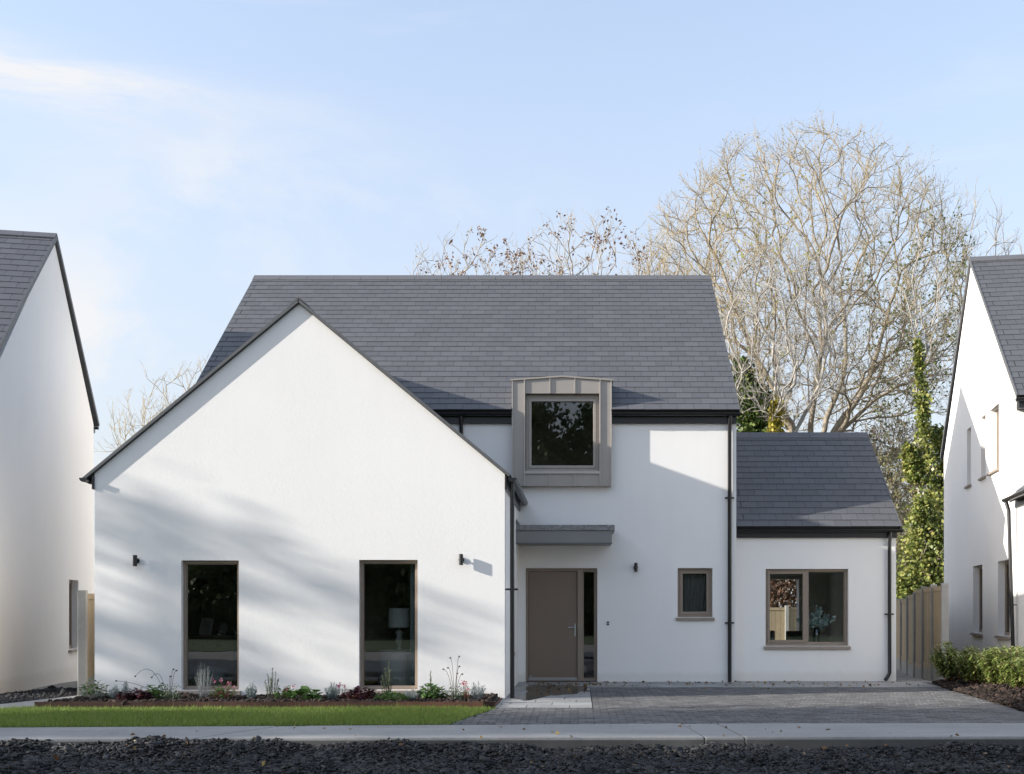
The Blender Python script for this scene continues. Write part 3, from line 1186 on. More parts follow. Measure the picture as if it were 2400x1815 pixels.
def build_house():
    h = thing('white_house', (-2.2, 20.6, 0), 'white rendered house with front gable, grey dormer and dark slate roof', 'house')
    # --- walls
    off = 0.045
    gz_ = lambda x: GTOP - off - GSL * abs(x - GC)
    gable = [(GX0, -.05), (GX1, -.05), (GX1, gz_(GX1)), (GC, gz_(GC)), (GX0, gz_(GX0))]
    w1 = (-6.0, -5.13, .135, 2.096)
    w2 = (-3.313, -2.427, .14, 2.104)
    obj('gable_wall', MB(face_y(GY)).holed(gable, [rect(*w1), rect(*w2)], 0, .3), 'render_rough', h)
    for x, s in ((GX0, -1), (GX1, 1)):
        m = MB()
        if s < 0:
            m.box(GX0, GX0 + .3, GY + .3, MY, -.05, gz_(GX0) - .02)
        else:
            m.box(GX1 - .3, GX1, GY + .3, MY, -.05, gz_(GX1) - .02)
        obj('side_wall', m, 'render_smooth', h)
    door = (-.979, .357, -.02, 2.118)
    sw = (1.85, 2.50, 1.206, 2.118)
    obj('front_wall', MB(face_y(MY)).holed([(MX0, -.05), (MX1, -.05), (MX1, 4.86), (.46, 4.86), (.46, 3.80), (-1.05, 3.80), (-1.05, 4.86), (MX0, 4.86)], [rect(*door), rect(*sw)], 0, .3), 'render_smooth', h)
    ends = [(MY + .3, -.3), (29.4, -.3), (29.4, 4.86), (RY, RZ - .2), (MY + .3, 4.92 + .1)]
    obj('side_wall', MB(face_x(MX0, -1)).holed(ends, [], 0, .3), 'render_smooth', h)
    obj('side_wall', MB(face_x(MX1, 1)).holed(ends, [], 0, .3), 'render_smooth', h)
    obj('rear_wall', MB().box(MX0 + .3, MX1 - .3, 29.1, 29.4, -.3, 4.8), 'render_smooth', h)
    # --- wing
    ww = (3.52, 5.075, .665, 2.11)
    obj('wing_wall', MB(face_y(WY)).holed(rect(MX1 + .001, WX1, -.05, 2.78), [rect(*ww)], 0, .3), 'render_smooth', h)
    wend = [(WY + .3, -.3), (25.5, -.3), (25.5, 2.78), (23.04, 4.84), (WY + .3, 2.95)]
    obj('wing_wall', MB(face_x(WX1, 1)).holed(wend, [], 0, .28), 'render_smooth', h)
    obj('wing_wall', MB(face_y(25.2)).holed(rect(MX1, WX1 - .28, -.3, 2.75), [rect(3.9, 5.02, 0.0, 2.03)], 0, .3), 'render_smooth', h)
    # inside: floors, ceilings and linings that keep the rooms dark
    ins = MB()
    ins.box(GX0 + .3, GX1 - .3, GY + .3, MY - .01, -.02, .02)
    ins.box(MX0 + .3, MX1 - .3, MY + .3, 29.1, -.02, .02)
    ins.box(MX1, WX1 - .28, WY + .3, 25.2, -.02, .02)
    obj('floor', ins, 'floor_wood', h)
    ins = MB()
    ins.box(GX0 + .3, GX1 - .3, GY + .3, MY - .01, 2.45, 2.5)
    ins.box(MX0 + .3, MX1 - .3, MY + .3, 29.1, 2.45, 2.7)
    ins.box(MX1, WX1 - .28, WY + .3, 25.2, 2.45, 2.5)
    obj('ceiling', ins, 'plaster_inside', h)
    ins = MB()
    ins.box(GX0 + .3, GX1 - .3, MY - .08, MY - .02, .02, 2.45)
    ins.box(GX0 + .301, GX0 + .33, GY + .3, MY - .08, .02, 2.45)
    ins.box(GX1 - .33, GX1 - .301, GY + .3, MY - .08, .02, 2.45)
    ins.box(-1.2, 2.64, 23.2, 23.3, .02, 2.45)
    ins.box(.42, .5, MY + .3, 23.2, .02, 2.45)
    ins.box(-1.6, 1.2, 23.4, 23.5, 2.7, 6.6)
    obj('partition', ins, 'plaster_dark', h)

    # --- gable roof
    gr = MB()
    yf = GY - .06
    ex0, ex1 = -7.47, -1.03
    ez = GTOP - GSL * (GC - ex0)
    for ex in (ex0, ex1):
        ezz = GTOP - GSL * abs(ex - GC)
        gr.hexa(roof_slab((ex, GY + .02, ezz), (ex, MY + .05, ezz), (GC, GY + .02, GTOP), (GC, 21.6, GTOP), .08))
    groof = obj('gable_roof', gr, 'roof_felt', h)
    L = math.hypot(GC - ex0, GTOP - ez)
    for ex, sgn in ((ex0, 1), (ex1, -1)):
        ezz = GTOP - GSL * abs(ex - GC)
        up = Vector((GC - ex, 0, GTOP - ezz)).normalized()
        U = (0, -1, 0) if sgn > 0 else (0, 1, 0)
        P0 = (ex, 20.6, ezz + .002) if sgn > 0 else (ex, yf + .012, ezz + .002)
        Wd = 20.6 - yf - .012
        slate_roof(groof, P0, U, up, L, .22, .305, lambda v, r: [(0.0, Wd)], 0)
    ridge_tiles(groof, (GC, yf, GTOP), (GC, 21.45, GTOP), .13, math.atan(GSL), 11)
    # thin dark verge trims on the gable front
    for ex in (ex0, ex1):
        ezz = GTOP - GSL * abs(ex - GC)
        d = Vector((GC - ex, 0, GTOP - ezz)).normalized()
        n = Vector((-d.z, 0, d.x))
        if n.z < 0:
            n = -n
        a, b = Vector((ex, 0, ezz)), Vector((GC, 0, GTOP))
        t0, t1 = n * -.026, n * .014
        m = MB().hexa([tuple(a + t0 + Vector((0, yf - .006, 0))), tuple(b + t0 + Vector((0, yf - .006, 0))), tuple(b + t0 + Vector((0, GY + .019, 0))), tuple(a + t0 + Vector((0, GY + .019, 0))),
                       tuple(a + t1 + Vector((0, yf - .006, 0))), tuple(b + t1 + Vector((0, yf - .006, 0))), tuple(b + t1 + Vector((0, GY + .019, 0))), tuple(a + t1 + Vector((0, GY + .019, 0)))])
        obj('verge_trim', m, 'verge_trim', groof)
    # black fascias and gutters on the gable's eaves
    obj('fascia', MB().box(GX1 + .002, GX1 + .03, GY - .03, MY - .01, 3.17, 3.37), 'black_plastic', h)
    obj('fascia', MB().box(GX0 - .03, GX0 - .002, GY - .03, MY - .01, 3.17, 3.37), 'black_plastic', h)
    gutter(h, (-.99, GY - .10, 3.335), (-.99, MY - .03, 3.335), .062, 7)
    gutter(h, (-7.44, GY - .10, 3.335), (-7.44, MY - .03, 3.335), .062, 7)
    downpipe(h, [(-1.0, GY + .06, 3.30), (-1.0, GY + .06, .0)], .034, [(-1.0, GY + .06, 1.66)])
    obj('clip', MB().box(-1.109, -1.03, GY + .045, GY + .075, 1.65, 1.67), 'black_plastic', h)

    # --- main roof
    rx0, rx1 = -7.29, 2.975
    d0, d1 = -1.218, .613
    sl = Vector((0, RY - EY, RZ - EZ))
    L = sl.length
    slu = sl.normalized()
    vD = (5.60 - EZ) / slu.z            # where the dormer roof meets the slope
    # notch for the dormer
    nrm = Vector((1, 0, 0)).cross(slu)
    Mroof = Matrix(((1, -nrm.x, slu.x, 0), (0, -nrm.y, slu.y, EY), (0, -nrm.z, slu.z, EZ), (0, 0, 0, 1)))
    vG = .42 / slu.z
    outer = [(rx0, 0), (d0 - .0, 0), (d0, vD - .06), (d1, vD - .06), (d1, 0), (rx1, 0), (rx1, L), (rx0, L)]
    mr = MB(Mroof).holed(outer, [], .0, .09)
    obj('rear_roof', MB().hexa(roof_slab((rx0, 29.7, EZ), (rx1, 29.7, EZ), (rx0, RY + .001, RZ), (rx1, RY + .001, RZ), .09)), 'slate', h)
    roof = obj('main_roof', mr, 'roof_felt', h)

    def iv(v, r):
        z = EZ + v * slu.z
        half = (GTOP - z) / GSL - .06
        out = []
        a, b = rx0, rx1
        segs = [(a, b)]
        if half > 0:
            segs = [(a, GC - half), (GC + half, b)]
        if v < vD + .06:
            s2 = []
            for p, q in segs:
                if q <= d0 or p >= d1:
                    s2.append((p, q))
                else:
                    if p < d0:
                        s2.append((p, d0 - .004))
                    if q > d1:
                        s2.append((d1 + .004, q))
            segs = s2
        return [(p, q) for p, q in segs if q > p]
    slate_roof(roof, Vector((0, EY - .02, EZ - .005)) + nrm * .002, (1, 0, 0), slu, L - .02, L / 28, .305, iv, 170)
    ridge_tiles(roof, (rx0 - .01, RY, RZ), (rx1 + .01, RY, RZ), .15, math.atan(MSL), 17)
    for x in (rx0 - .012, rx1 - .008):
        a = Vector((x, EY - .02, EZ - .02))
        b = Vector((x, RY, RZ - .01))
        m = MB().hexa([tuple(a - nrm * .09), tuple(a + Vector((.02, 0, 0)) - nrm * .09), tuple(b + Vector((.02, 0, 0)) - nrm * .09), tuple(b - nrm * .09),
                       tuple(a + nrm * .024), tuple(a + Vector((.02, 0, 0)) + nrm * .024), tuple(b + Vector((.02, 0, 0)) + nrm * .024), tuple(b + nrm * .024)])
        obj('verge_trim', m, 'verge_trim', roof)
    # fascia, soffit, gutter
    for a, b in ((-3.0, d0 - .003), (d1 + .003, MX1 - .002)):
        obj('fascia', MB().box(a, b, 20.575, MY - .002, 4.80, 4.995), 'black_plastic', h)
    gutter(h, (-3.0, 20.505, 4.985), (d0 - .004, 20.505, 4.985), .06, 3)
    gutter(h, (d1 + .004, 20.505, 4.985), (3.0, 20.505, 4.985), .06, 4)
    downpipe(h, [(2.81, 20.52, 4.95), (2.81, 20.53, 4.82), (2.81, 20.58, 4.72), (2.81, 20.58, .0)], .036, [(2.81, 20.58, 3.42), (2.81, 20.58, 1.1)])
    downpipe(h, [(-2.17, 20.52, 4.95), (-2.17, 20.53, 4.82), (-2.17, 20.58, 4.72), (-2.17, 20.58, 4.15)], .036, [(-2.17, 20.58, 4.52)])

    # --- wing roof
    slw = Vector((0, 23.04 - 20.64, 4.97 - 2.89))
    Lw = slw.length
    su = slw.normalized()
    wx1 = WX1 + .03
    m = MB().hexa(roof_slab((MX1 + .003, 20.64, 2.89), (wx1, 20.64, 2.89), (MX1 + .003, 23.04, 4.97), (wx1, 23.04, 4.97), .08))
    m.hexa(roof_slab((MX1 + .003, 25.53, 2.89), (wx1, 25.53, 2.89), (MX1 + .003, 23.04, 4.97), (wx1, 23.04, 4.97), .08))
    wroof = obj('wing_roof', m, 'roof_felt', h)
    nw = Vector((1, 0, 0)).cross(su)
    slate_roof(wroof, Vector((MX1 + .01, 20.62, 2.886)) + nw * .002, (1, 0, 0), su, Lw - .02, Lw / 16, .305, lambda v, r: [(0, wx1 - MX1 - .01)], 220)
    ridge_tiles(wroof, (MX1 + .004, 23.04, 4.97), (wx1 + .01, 23.04, 4.97), .14, math.atan(slw.z / slw.y), 5)
    a, b = Vector((wx1 - .005, 20.62, 2.88)), Vector((wx1 - .005, 23.04, 4.96))
    m = MB().hexa([tuple(a - nw * .08), tuple(a + Vector((.02, 0, 0)) - nw * .08), tuple(b + Vector((.02, 0, 0)) - nw * .08), tuple(b - nw * .08),
                   tuple(a + nw * .024), tuple(a + Vector((.02, 0, 0)) + nw * .024), tuple(b + Vector((.02, 0, 0)) + nw * .024), tuple(b + nw * .024)])
    obj('verge_trim', m, 'verge_trim', wroof)
    obj('fascia', MB().box(MX1 + .002, WX1 - .002, 20.775, WY - .002, 2.69, 2.86), 'black_plastic', h)
    gutter(h, (MX1 + .004, 20.705, 2.845), (6.05, 20.705, 2.845), .058, 5)
    downpipe(h, [(5.83, 20.72, 2.82), (5.83, 20.73, 2.70), (5.83, 20.77, 2.6), (5.83, 20.77, .16), (5.80, 20.76, .10), (5.74, 20.73, .03)], .034, [(5.83, 20.77, 1.26)])

    # --- dormer
    fy = 20.49
    ring = MB(face_y(fy)).holed([(d0, 3.63), (d1, 3.63), (d1, 5.585), (-.30, 5.65), (d0, 5.585)], [rect(-.975, .389, 3.90, 5.34)], 0, .06)
    dm = obj('dormer', ring, 'zinc', h)
    side = MB()
    side.box(d0, d0 + .05, fy + .06, 21.25, 3.63, 5.585)
    side.box(d1 - .05, d1, fy + .06, 21.25, 3.63, 5.585)
    side.box(d0 + .05, d1 - .05, fy + .06, MY, 3.63, 3.68)
    obj('cheek', side, 'zinc', dm)
    lin = MB(face_y(fy)).holed(rect(-1.03, .444, 3.845, 5.395), [rect(-.975, .389, 3.90, 5.34)], .06, .26)
    obj('reveal', lin, 'zinc', dm)
    # roof of the dormer, two nearly flat sheets with a lip
    rf = MB()
    for xa, xb in ((d0 - .035, -.30), (-.30, d1 + .035)):
        za = 5.60 if xa < -.9 else 5.667
        zb = 5.667 if xb < 0 else 5.60
        rf.hexa([(xa, fy - .03, za - .03), (xb, fy - .03, zb - .03), (xb, 21.5, zb - .03), (xa, 21.5, za - .03),
                 (xa, fy - .03, za), (xb, fy - .03, zb), (xb, 21.5, zb), (xa, 21.5, za)])
    obj('dormer_roof', rf, 'zinc', dm)
    seams = [(-.99, -.99, 3.63, 5.59), (.404, .404, 3.63, 5.59)]
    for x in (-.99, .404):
        obj('seam', MB().box(x - .008, x + .008, fy - .028, fy, 3.63, 5.60), 'zinc_lit_edge', dm)
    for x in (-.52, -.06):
        obj('seam', MB().box(x - .007, x + .007, fy - .024, fy, 5.34, 5.625), 'zinc_lit_edge', dm)
        obj('seam', MB().box(x - .007, x + .007, fy - .024, fy, 3.63, 3.86), 'zinc_lit_edge', dm)
    obj('flashing', MB().box(-.982, .396, fy - .03, fy, 3.855, 3.905), 'zinc_lit_edge', dm)
    obj('flashing', MB().box(d0 - .006, d0 + .012, fy - .02, fy, 3.63, 5.58), 'zinc_lit_edge', dm)
    obj('flashing', MB().box(d1 - .012, d1 + .006, fy - .02, fy, 3.63, 5.58), 'zinc_lit_edge', dm)
    window(h, face_y(fy), -.972, .386, 3.903, 5.337, recess=.12, fw=.075, sill=False, frame='zinc', lights=[(-.905, .318, 3.985, 5.25)], sash=[(-.905, .318, 3.985, 5.25)])

    # --- windows and door
    window(h, face_y(GY), *w1, recess=.085, fw=.045, sill_h=.075)
    window(h, face_y(GY), *w2, recess=.085, fw=.045, sill_h=.075)
    l1 = (1.915, 2.435, 1.27, 2.055)
    window(h, face_y(MY), *sw, recess=.09, fw=.05, lights=[l1], sash=[l1], sill_h=.062)
    la = (3.575, 4.27, .735, 2.055)
    lb = (4.335, 5.02, .725, 2.065)
    window(h, face_y(WY), *ww, recess=.07, fw=.05, lights=[la, lb], sash=[la], sill_h=.065)
    # front door with side light
    M = face_y(MY)
    dr = obj('door', MB(M).holed(rect(-.977, .355, .0, 2.116), [rect(-.935, -.012, .035, 2.07), rect(.088, .315, .05, 2.07)], .09, .17), 'taupe_frame', h, bevel=.004)
    obj('door_leaf', MB(M).box(-.931, -.016, .125, .165, .075, 2.066), 'taupe_door', dr, bevel=.004)
    obj('weather_bar', MB(M).box(-.925, -.022, .10, .125, .035, .078), 'aluminium', dr)
    obj('label_plate', MB(M).box(-.92, -.855, .121, .1255, .095, .112), 'aluminium', dr)
    obj('threshold', MB(M).box(-.975, .353, .02, .2, -.02, .012), 'slate_edge', dr)
    obj('pane', MB(M).add([(.085, .135, .045), (.318, .135, .045), (.318, .135, 2.075), (.085, .135, 2.075)], [(0, 1, 2, 3)]), 'glass', dr)
    obj('bead', MB(M).holed(rect(.088, .315, .05, 2.07), [rect(.106, .297, .07, 2.05)], .11, .125), 'taupe_frame', dr)
    hd = MB(M)
    hd.box(-.072, -.043, .108, .124, .845, 1.085)
    hd.tube([(-.058, .124, 1.02), (-.058, .065, 1.02), (-.07, .06, 1.018), (-.185, .06, 1.012)], .0105, 10)
    hd.tube([(-.058, .10, .90), (-.058, .124, .90)], .012, 12)
    obj('handle', hd, 'steel', dr, bevel=.002)
    # canopy over the door
    cy = 19.75
    cp = obj('door_canopy', MB().box(GX1 + .002, .60, cy, MY - .002, 2.535, 2.752), 'canopy_grey', h, bevel=.004)
    cap = MB()
    rng = random.Random(4)
    nx = 60
    for i in range(nx):
        xa = GX1 + .002 + (1.757) * i / nx
        xb = GX1 + .002 + (1.757) * (i + 1) / nx
        if i == 0:
            prev = [cy - .02 + rng.uniform(-.006, .006) for _ in range(4)]
        cur = [cy - .02 + rng.uniform(-.008, .008) for _ in range(4)]
        zs = [2.757, 2.79, 2.825, 2.855]
        for k in range(3):
            cap.add([(xa, prev[k], zs[k]), (xb, cur[k], zs[k]), (xb, cur[k + 1], zs[k + 1]), (xa, prev[k + 1], zs[k + 1])], [(0, 1, 2, 3)])
        cap.add([(xa, prev[3], 2.855), (xb, cur[3], 2.855), (xb, MY - .002, 2.87), (xa, MY - .002, 2.87)], [(0, 1, 2, 3)])
        prev = cur
    cap.add([(.65, cy - .02, 2.757), (.65, MY - .002, 2.757), (.65, MY - .002, 2.87), (.65, cy - .02, 2.855)], [(0, 1, 2, 3)])
    cap.add([(GX1 + .002, cy - .015, 2.757), (.65, cy - .015, 2.757), (.65, MY - .002, 2.757), (GX1 + .002, MY - .002, 2.757)], [(0, 1, 2, 3)])
    obj('lead_roof', cap, 'canopy_grey', cp)
    obj('drip_edge', MB().box(GX1 + .002, .605, cy - .008, cy + .02, 2.515, 2.537), 'verge_trim', cp)
    obj('upstand', MB().box(GX1 + .002, GX1 + .02, cy - .02, MY - .002, 2.87, 2.95), 'verge_trim', cp)
    # small fittings on the walls
    db = obj('doorbell', MB(M).box(.535, .575, -.018, 0, 1.055, 1.125), 'black_plastic', h, bevel=.004)
    obj('button', MB(M).tube([(.555, -.022, 1.09), (.555, -.016, 1.09)], .011, 14), 'white_paint', db)
    obj('tap_box', MB().box(GX1, GX1 + .03, 19.0, 19.09, .56, .62), 'aluminium', h)
    return h


house = build_house()


def wall_light(x, y, z, label):
    """short up-and-down tube light on a round wall plate"""
    t = thing('wall_light', (x, y, z), label, 'wall light', 'tube lights on the house front')
    obj('wall_plate', MB().tube([(x, y - .001, z), (x, y - .022, z)], .042, 24), 'lamp_metal', t)
    obj('arm', MB().tube([(x, y - .02, z), (x, y - .05, z)], .016, 12), 'lamp_metal', t)
    obj('tube', MB().lathe((x, y - .072, z), [(.0, .078), (.026, .078), (.026, .083), (.031, .083), (.031, -.083), (.026, -.083), (.026, -.078), (.0, -.078)], 22), 'lamp_metal', t)


wall_light(-6.67, GY, 2.09, 'black tube wall light left of the tall gable windows')
wall_light(-1.763, GY, 2.106, 'black tube wall light casting a long shadow right of the tall gable windows')
wall_light(1.07, MY, 2.13, 'black tube wall light between the front door and the small window')


# ------------------------------------------------------------------ neighbouring houses
def side_window(h, M, y0, y1, z0, z1, fw=.06):
    window(h, M, y0, y1, z0, z1, recess=.13, fw=fw, sill_out=.06, sill_h=.055, sill_x=.06)


def build_right_house():
    rot = -math.atan(.16)
    O = (8.19, 20.75, 0)
    h = thing('white_house', O, 'white house at the right edge with shadowed gable end and planted bed', 'house', rotz=rot)
    M = Matrix.Translation(O) @ Matrix.Rotation(rot, 4, 'Z')
    c = 1 / .987

    def D(d):
        return (d - 20.75) * c
    ry, rz, ez, dep = 4.32, 9.24, 5.30, 8.05
    MW = M @ face_x(0, -1)
    wins = [(D(23.83), D(24.84), .83, 2.31), (D(21.25), D(22.3), .83, 2.31),
            (D(25.1), D(25.55), 4.18, 5.48), (D(23.48), D(23.96), 4.18, 5.48), (D(22.2), D(23.05), 4.18, 5.48)]
    poly = [(-.001, -.3), (dep, -.3), (dep, ez - .04), (ry, rz - .07), (-.001, ez - .1)]
    obj('side_wall', MB(MW).holed(poly, [rect(*w) for w in wins], 0, .3), 'render_smooth', h)
    for w in wins:
        side_window(h, MW, *w)
    m = MB(M).box(.3, 10.2, 0, .3, -.3, ez - .1)
    obj('front_wall', m, 'render_smooth', h)
    obj('rear_wall', MB(M).box(.3, 10.2, dep - .3, dep, -.3, ez - .1), 'render_smooth', h)
    obj('side_wall', MB(M @ face_x(10.5, 1)).holed(poly, [], 0, .3), 'render_smooth', h)
    ins = MB(M).box(.3, 10.2, .3, dep - .3, -.1, 0).box(.3, 10.2, .3, dep - .3, 2.6, 2.8).box(2.6, 2.7, .3, dep - .3, 0, 5.2)
    obj('floor', ins, 'plaster_inside', h)
    e0, e1 = -.3, dep + .3
    sl = (rz - ez) / (ry - e0)
    x0, x1 = -.04, 10.54
    q = lambda *p: tuple(M @ Vector(p))
    m = MB().hexa(roof_slab(q(x0, e0, ez), q(x1, e0, ez), q(x0, ry, rz), q(x1, ry, rz), .05))
    obj('rear_roof', MB().hexa(roof_slab(q(x0, e1, ez), q(x1, e1, ez), q(x0, ry + .001, rz), q(x1, ry + .001, rz), .05)), 'slate', h)
    roof = obj('main_roof', m, 'roof_felt', h)
    up = M.to_3x3() @ Vector((0, ry - e0, rz - ez))
    U = M.to_3x3() @ Vector((1, 0, 0))
    L = up.length
    slate_roof(roof, q(x0, e0 - .015, ez - .008), U, up, L, L / 28, .305, lambda v, r: [(0, x1 - x0)], 280, skip=lambda u, v: u > 2.6 - v * .15)
    ridge_tiles(roof, q(x0 - .01, ry, rz), q(x1, ry, rz), .15, math.atan(sl), 18)
    n = U.cross(up).normalized()
    for e in (e0, e1):
        a, b = Vector(q(x0 - .012, e, ez)), Vector(q(x0 - .012, ry, rz))
        d = (b - a).normalized()
        nn = Vector(U).cross(d).normalized()
        if nn.z < 0:
            nn = -nn
        w = Vector(U) * .022
        obj('verge_trim', MB().hexa([tuple(a - nn * .055), tuple(a + w - nn * .055), tuple(b + w - nn * .055), tuple(b - nn * .055),
                                    tuple(a + nn * .024), tuple(a + w + nn * .024), tuple(b + w + nn * .024), tuple(b + nn * .024)]), 'verge_trim', roof)
    obj('fascia', MB(M).box(.01, 10.4, e0 + .08, -.003, ez - .22, ez - .03), 'black_plastic', h)
    gutter(h, q(-.06, e0 + .03, ez - .05), q(10.5, e0 + .03, ez - .05), .06, 10)
    # front gable wing, its left wall in line with the side wall
    yf, wz = -3.9, 3.44
    obj('wing_wall', MB(M).box(0, .3, yf, -.003, -.3, wz - .05), 'render_rough', h)
    gp = [(.3, -.3), (5.9, -.3), (5.9, wz), (3.1, wz + 2.5), (.3, wz + .2)]
    obj('gable_wall', MB(M @ face_y(yf)).holed(gp, [], 0, .3), 'render_rough', h)
    obj('wing_wall', MB(M).box(5.9, 6.2, yf, -.003, -.3, wz - .05), 'render_rough', h)
    m = MB().hexa(roof_slab(q(-.16, yf - .07, wz - .03), q(-.16, -.02, wz - .03), q(3.1, yf - .07, wz + 2.68), q(3.1, 1.0, wz + 2.68), .08))
    m.hexa(roof_slab(q(6.36, yf - .07, wz - .03), q(6.36, -.02, wz - .03), q(3.1, yf - .07, wz + 2.68), q(3.1, 1.0, wz + 2.68), .08))
    wr = obj('gable_roof', m, 'roof_felt', h)
    ups = M.to_3x3() @ Vector((3.26, 0, 2.71))
    slate_roof(wr, q(-.18, -.02, wz - .04), M.to_3x3() @ Vector((0, -1, 0)), ups, ups.length, .22, .305, lambda v, r: [(0, 3.9)], 0)
    obj('fascia', MB(M).box(-.03, -.003, yf, -.05, wz - .2, wz - .05), 'black_plastic', h)
    gutter(h, q(-.2, .02, wz - .03), q(-.2, yf, wz - .03), .06, 7)
    downpipe(h, [q(-.19, -.06, wz - .08), q(-.15, -.1, wz - .25), q(-.07, -.16, .0)], .036, [])
    obj('clip', MB().tube([q(-.11, -.13, 1.42), q(-.11, -.13, 1.45)], .045, 14).tube([q(-.2, -.13, 1.435), q(-.01, -.13, 1.435)], .008, 8), 'black_plastic', h)


build_right_house()


def build_left_house():
    rot = math.atan(.2)
    O = (-9.554, 18.29, -.06)
    h = thing('white_house', O, 'white house at the left edge with shaded blank gable end', 'house', rotz=rot)
    M = Matrix.Translation(O) @ Matrix.Rotation(rot, 4, 'Z')
    c = 1.0198
    D = lambda d: (d - 17.95) * c * 1.019
    ry, rz, ez, dep = 3.40, 8.69, 5.59, 6.73
    MW = M @ face_x(0, 1)
    w = (D(22.35), D(23.1), .58, 2.02)
    poly = [(0, -.05), (dep, -.12), (dep, ez - .04), (ry, rz - .07), (0, ez - .1)]
    obj('side_wall', MB(MW).holed(poly, [rect(*w)], 0, .3), 'render_smooth', h)
    side_window(h, MW, *w)
    obj('plinth', MB(MW).holed([(0, -.25), (dep, -.3), (dep, -.13), (0, -.06)], [], .02, .3), 'post_concrete', h)
    obj('front_wall', MB(M).box(-10.2, -.3, 0, .3, -.3, ez - .1), 'render_smooth', h)
    obj('rear_wall', MB(M).box(-10.2, -.3, dep - .3, dep, -.3, ez - .1), 'render_smooth', h)
    obj('side_wall', MB(M @ face_x(-10.5, -1)).holed(poly, [], 0, .3), 'render_smooth', h)
    ins = MB(M).box(-10.2, -.3, .3, dep - .3, -.1, 0).box(-10.2, -.3, .3, dep - .3, 2.6, 2.8).box(-2.7, -2.6, .3, dep - .3, 0, 5.2)
    obj('floor', ins, 'plaster_inside', h)
    e0, e1 = -.3, dep + .3
    sl = (rz - ez) / (ry - e0)
    x0, x1 = -10.54, .05
    q = lambda *p: tuple(M @ Vector(p))
    m = MB().hexa(roof_slab(q(x0, e0, ez), q(x1, e0, ez), q(x0, ry, rz), q(x1, ry, rz), .05))
    obj('rear_roof', MB().hexa(roof_slab(q(x0, e1, ez), q(x1, e1, ez), q(x0, ry + .001, rz), q(x1, ry + .001, rz), .05)), 'slate', h)
    roof = obj('main_roof', m, 'roof_felt', h)
    R3 = M.to_3x3()
    up = R3 @ Vector((0, ry - e0, rz - ez))
    U = R3 @ Vector((1, 0, 0))
    L = up.length
    W = x1 - x0
    slate_roof(roof, q(x0, e0 - .015, ez - .008), U, up, L, L / 20, .305, lambda v, r: [(0, W)], 150, skip=lambda u, v: u < W - 2.6)
    ridge_tiles(roof, q(x0, ry, rz), q(x1 + .01, ry, rz), .14, math.atan(sl), 18)
    for e in (e0, e1):
        a, b = Vector(q(x1 - .008, e, ez)), Vector(q(x1 - .008, ry, rz))
        d = (b - a).normalized()
        nn = U.cross(d).normalized()
        if nn.z < 0:
            nn = -nn
        w_ = U * .022
        obj('verge_trim', MB().hexa([tuple(a - nn * .055), tuple(a + w_ - nn * .055), tuple(b + w_ - nn * .055), tuple(b - nn * .055),
                                    tuple(a + nn * .024), tuple(a + w_ + nn * .024), tuple(b + w_ + nn * .024), tuple(b + nn * .024)]), 'verge_trim', roof)
    gutter(h, q(x0, e1 - .03, ez - .05), q(x1, e1 - .03, ez - .05), .06, 10)
    gutter(h, q(x0, e0 + .03, ez - .05), q(x1, e0 + .03, ez - .05), .06, 10)
    obj('fascia', MB(M).box(-10.4, -.01, dep + .003, e1 - .08, ez - .2, ez - .05), 'black_plastic', h)


build_left_house()


# ------------------------------------------------------------------ fences
def fence_run(pts, tops, label, face=-1, post_w=.12):
    """concrete posts, a concrete gravel board and a boarded timber panel in each bay"""
    f = thing('timber_fence', (pts[0][0], pts[0][1], gz(*pts[0])), label, 'fence')
    n = len(pts)
    for i, (x, y) in enumerate(pts):
        g = gz(x, y) - .05
        top = tops[min(i, n - 2)] + .05
        d = Vector((pts[min(i + 1, n - 1)][0] - pts[max(0, i - 1)][0], pts[min(i + 1, n - 1)][1] - pts[max(0, i - 1)][1], 0)).normalized()
        s = Vector((d.y, -d.x, 0))
        P = Vector((x, y, 0))
        a = post_w / 2
        c = [P - s * a - d * a, P + s * a - d * a, P + s * a + d * a, P - s * a + d * a]
        m = MB().hexa([(p.x, p.y, g) for p in c] + [(p.x, p.y, top) for p in c])
        obj('post', m, 'post_concrete', f, bevel=.014)
    for i in range(n - 1):
        A, B = Vector((*pts[i], 0)), Vector((*pts[i + 1], 0))
        d = (B - A).normalized()
        s = Vector((d.y, -d.x, 0))
        if s.x * face < 0:
            s = -s
        L = (B - A).length - post_w
        A = A + d * post_w / 2
        g = min(gz(*pts[i]), gz(*pts[i + 1])) - .03
        top = tops[i]
        Mx = Matrix(((d.x, s.x, 0, A.x), (d.y, s.y, 0, A.y), (0, 0, 1, 0), (0, 0, 0, 1)))
        obj('gravel_board', MB(Mx).box(0, L, -.025, .025, g, g + .31), 'post_concrete', f)
        obj('rail', MB(Mx).box(0, L, -.02, .03, top - .09, top), 'timber', f)
        obj('rail', MB(Mx).box(0, L, -.02, .03, g + .312, g + .40), 'timber', f)
        k = int(round(L / .15))
        for j in range(k):
            o = obj('board', MB(Mx).box(L * j / k + .004, L * (j + 1) / k - .004, -.015, .012, g + .40, top - .091), 'timber', f)


fence_run([(6.94 + .2 * (d - 21), d) for d in (21, 22.75, 24.5, 26.25, 28.0, 29.8, 31.6)], [1.80, 1.81, 1.80, 1.70, 1.60, 1.58],
          'timber panel fence with concrete posts running back beside the right house', -1, .13)
fence_run([(-7.87, 17.62), (-8.24, 19.45), (-8.6, 21.28)], [1.61, 1.6], 'short timber fence with concrete post between the left house and the gable', 1, .13)


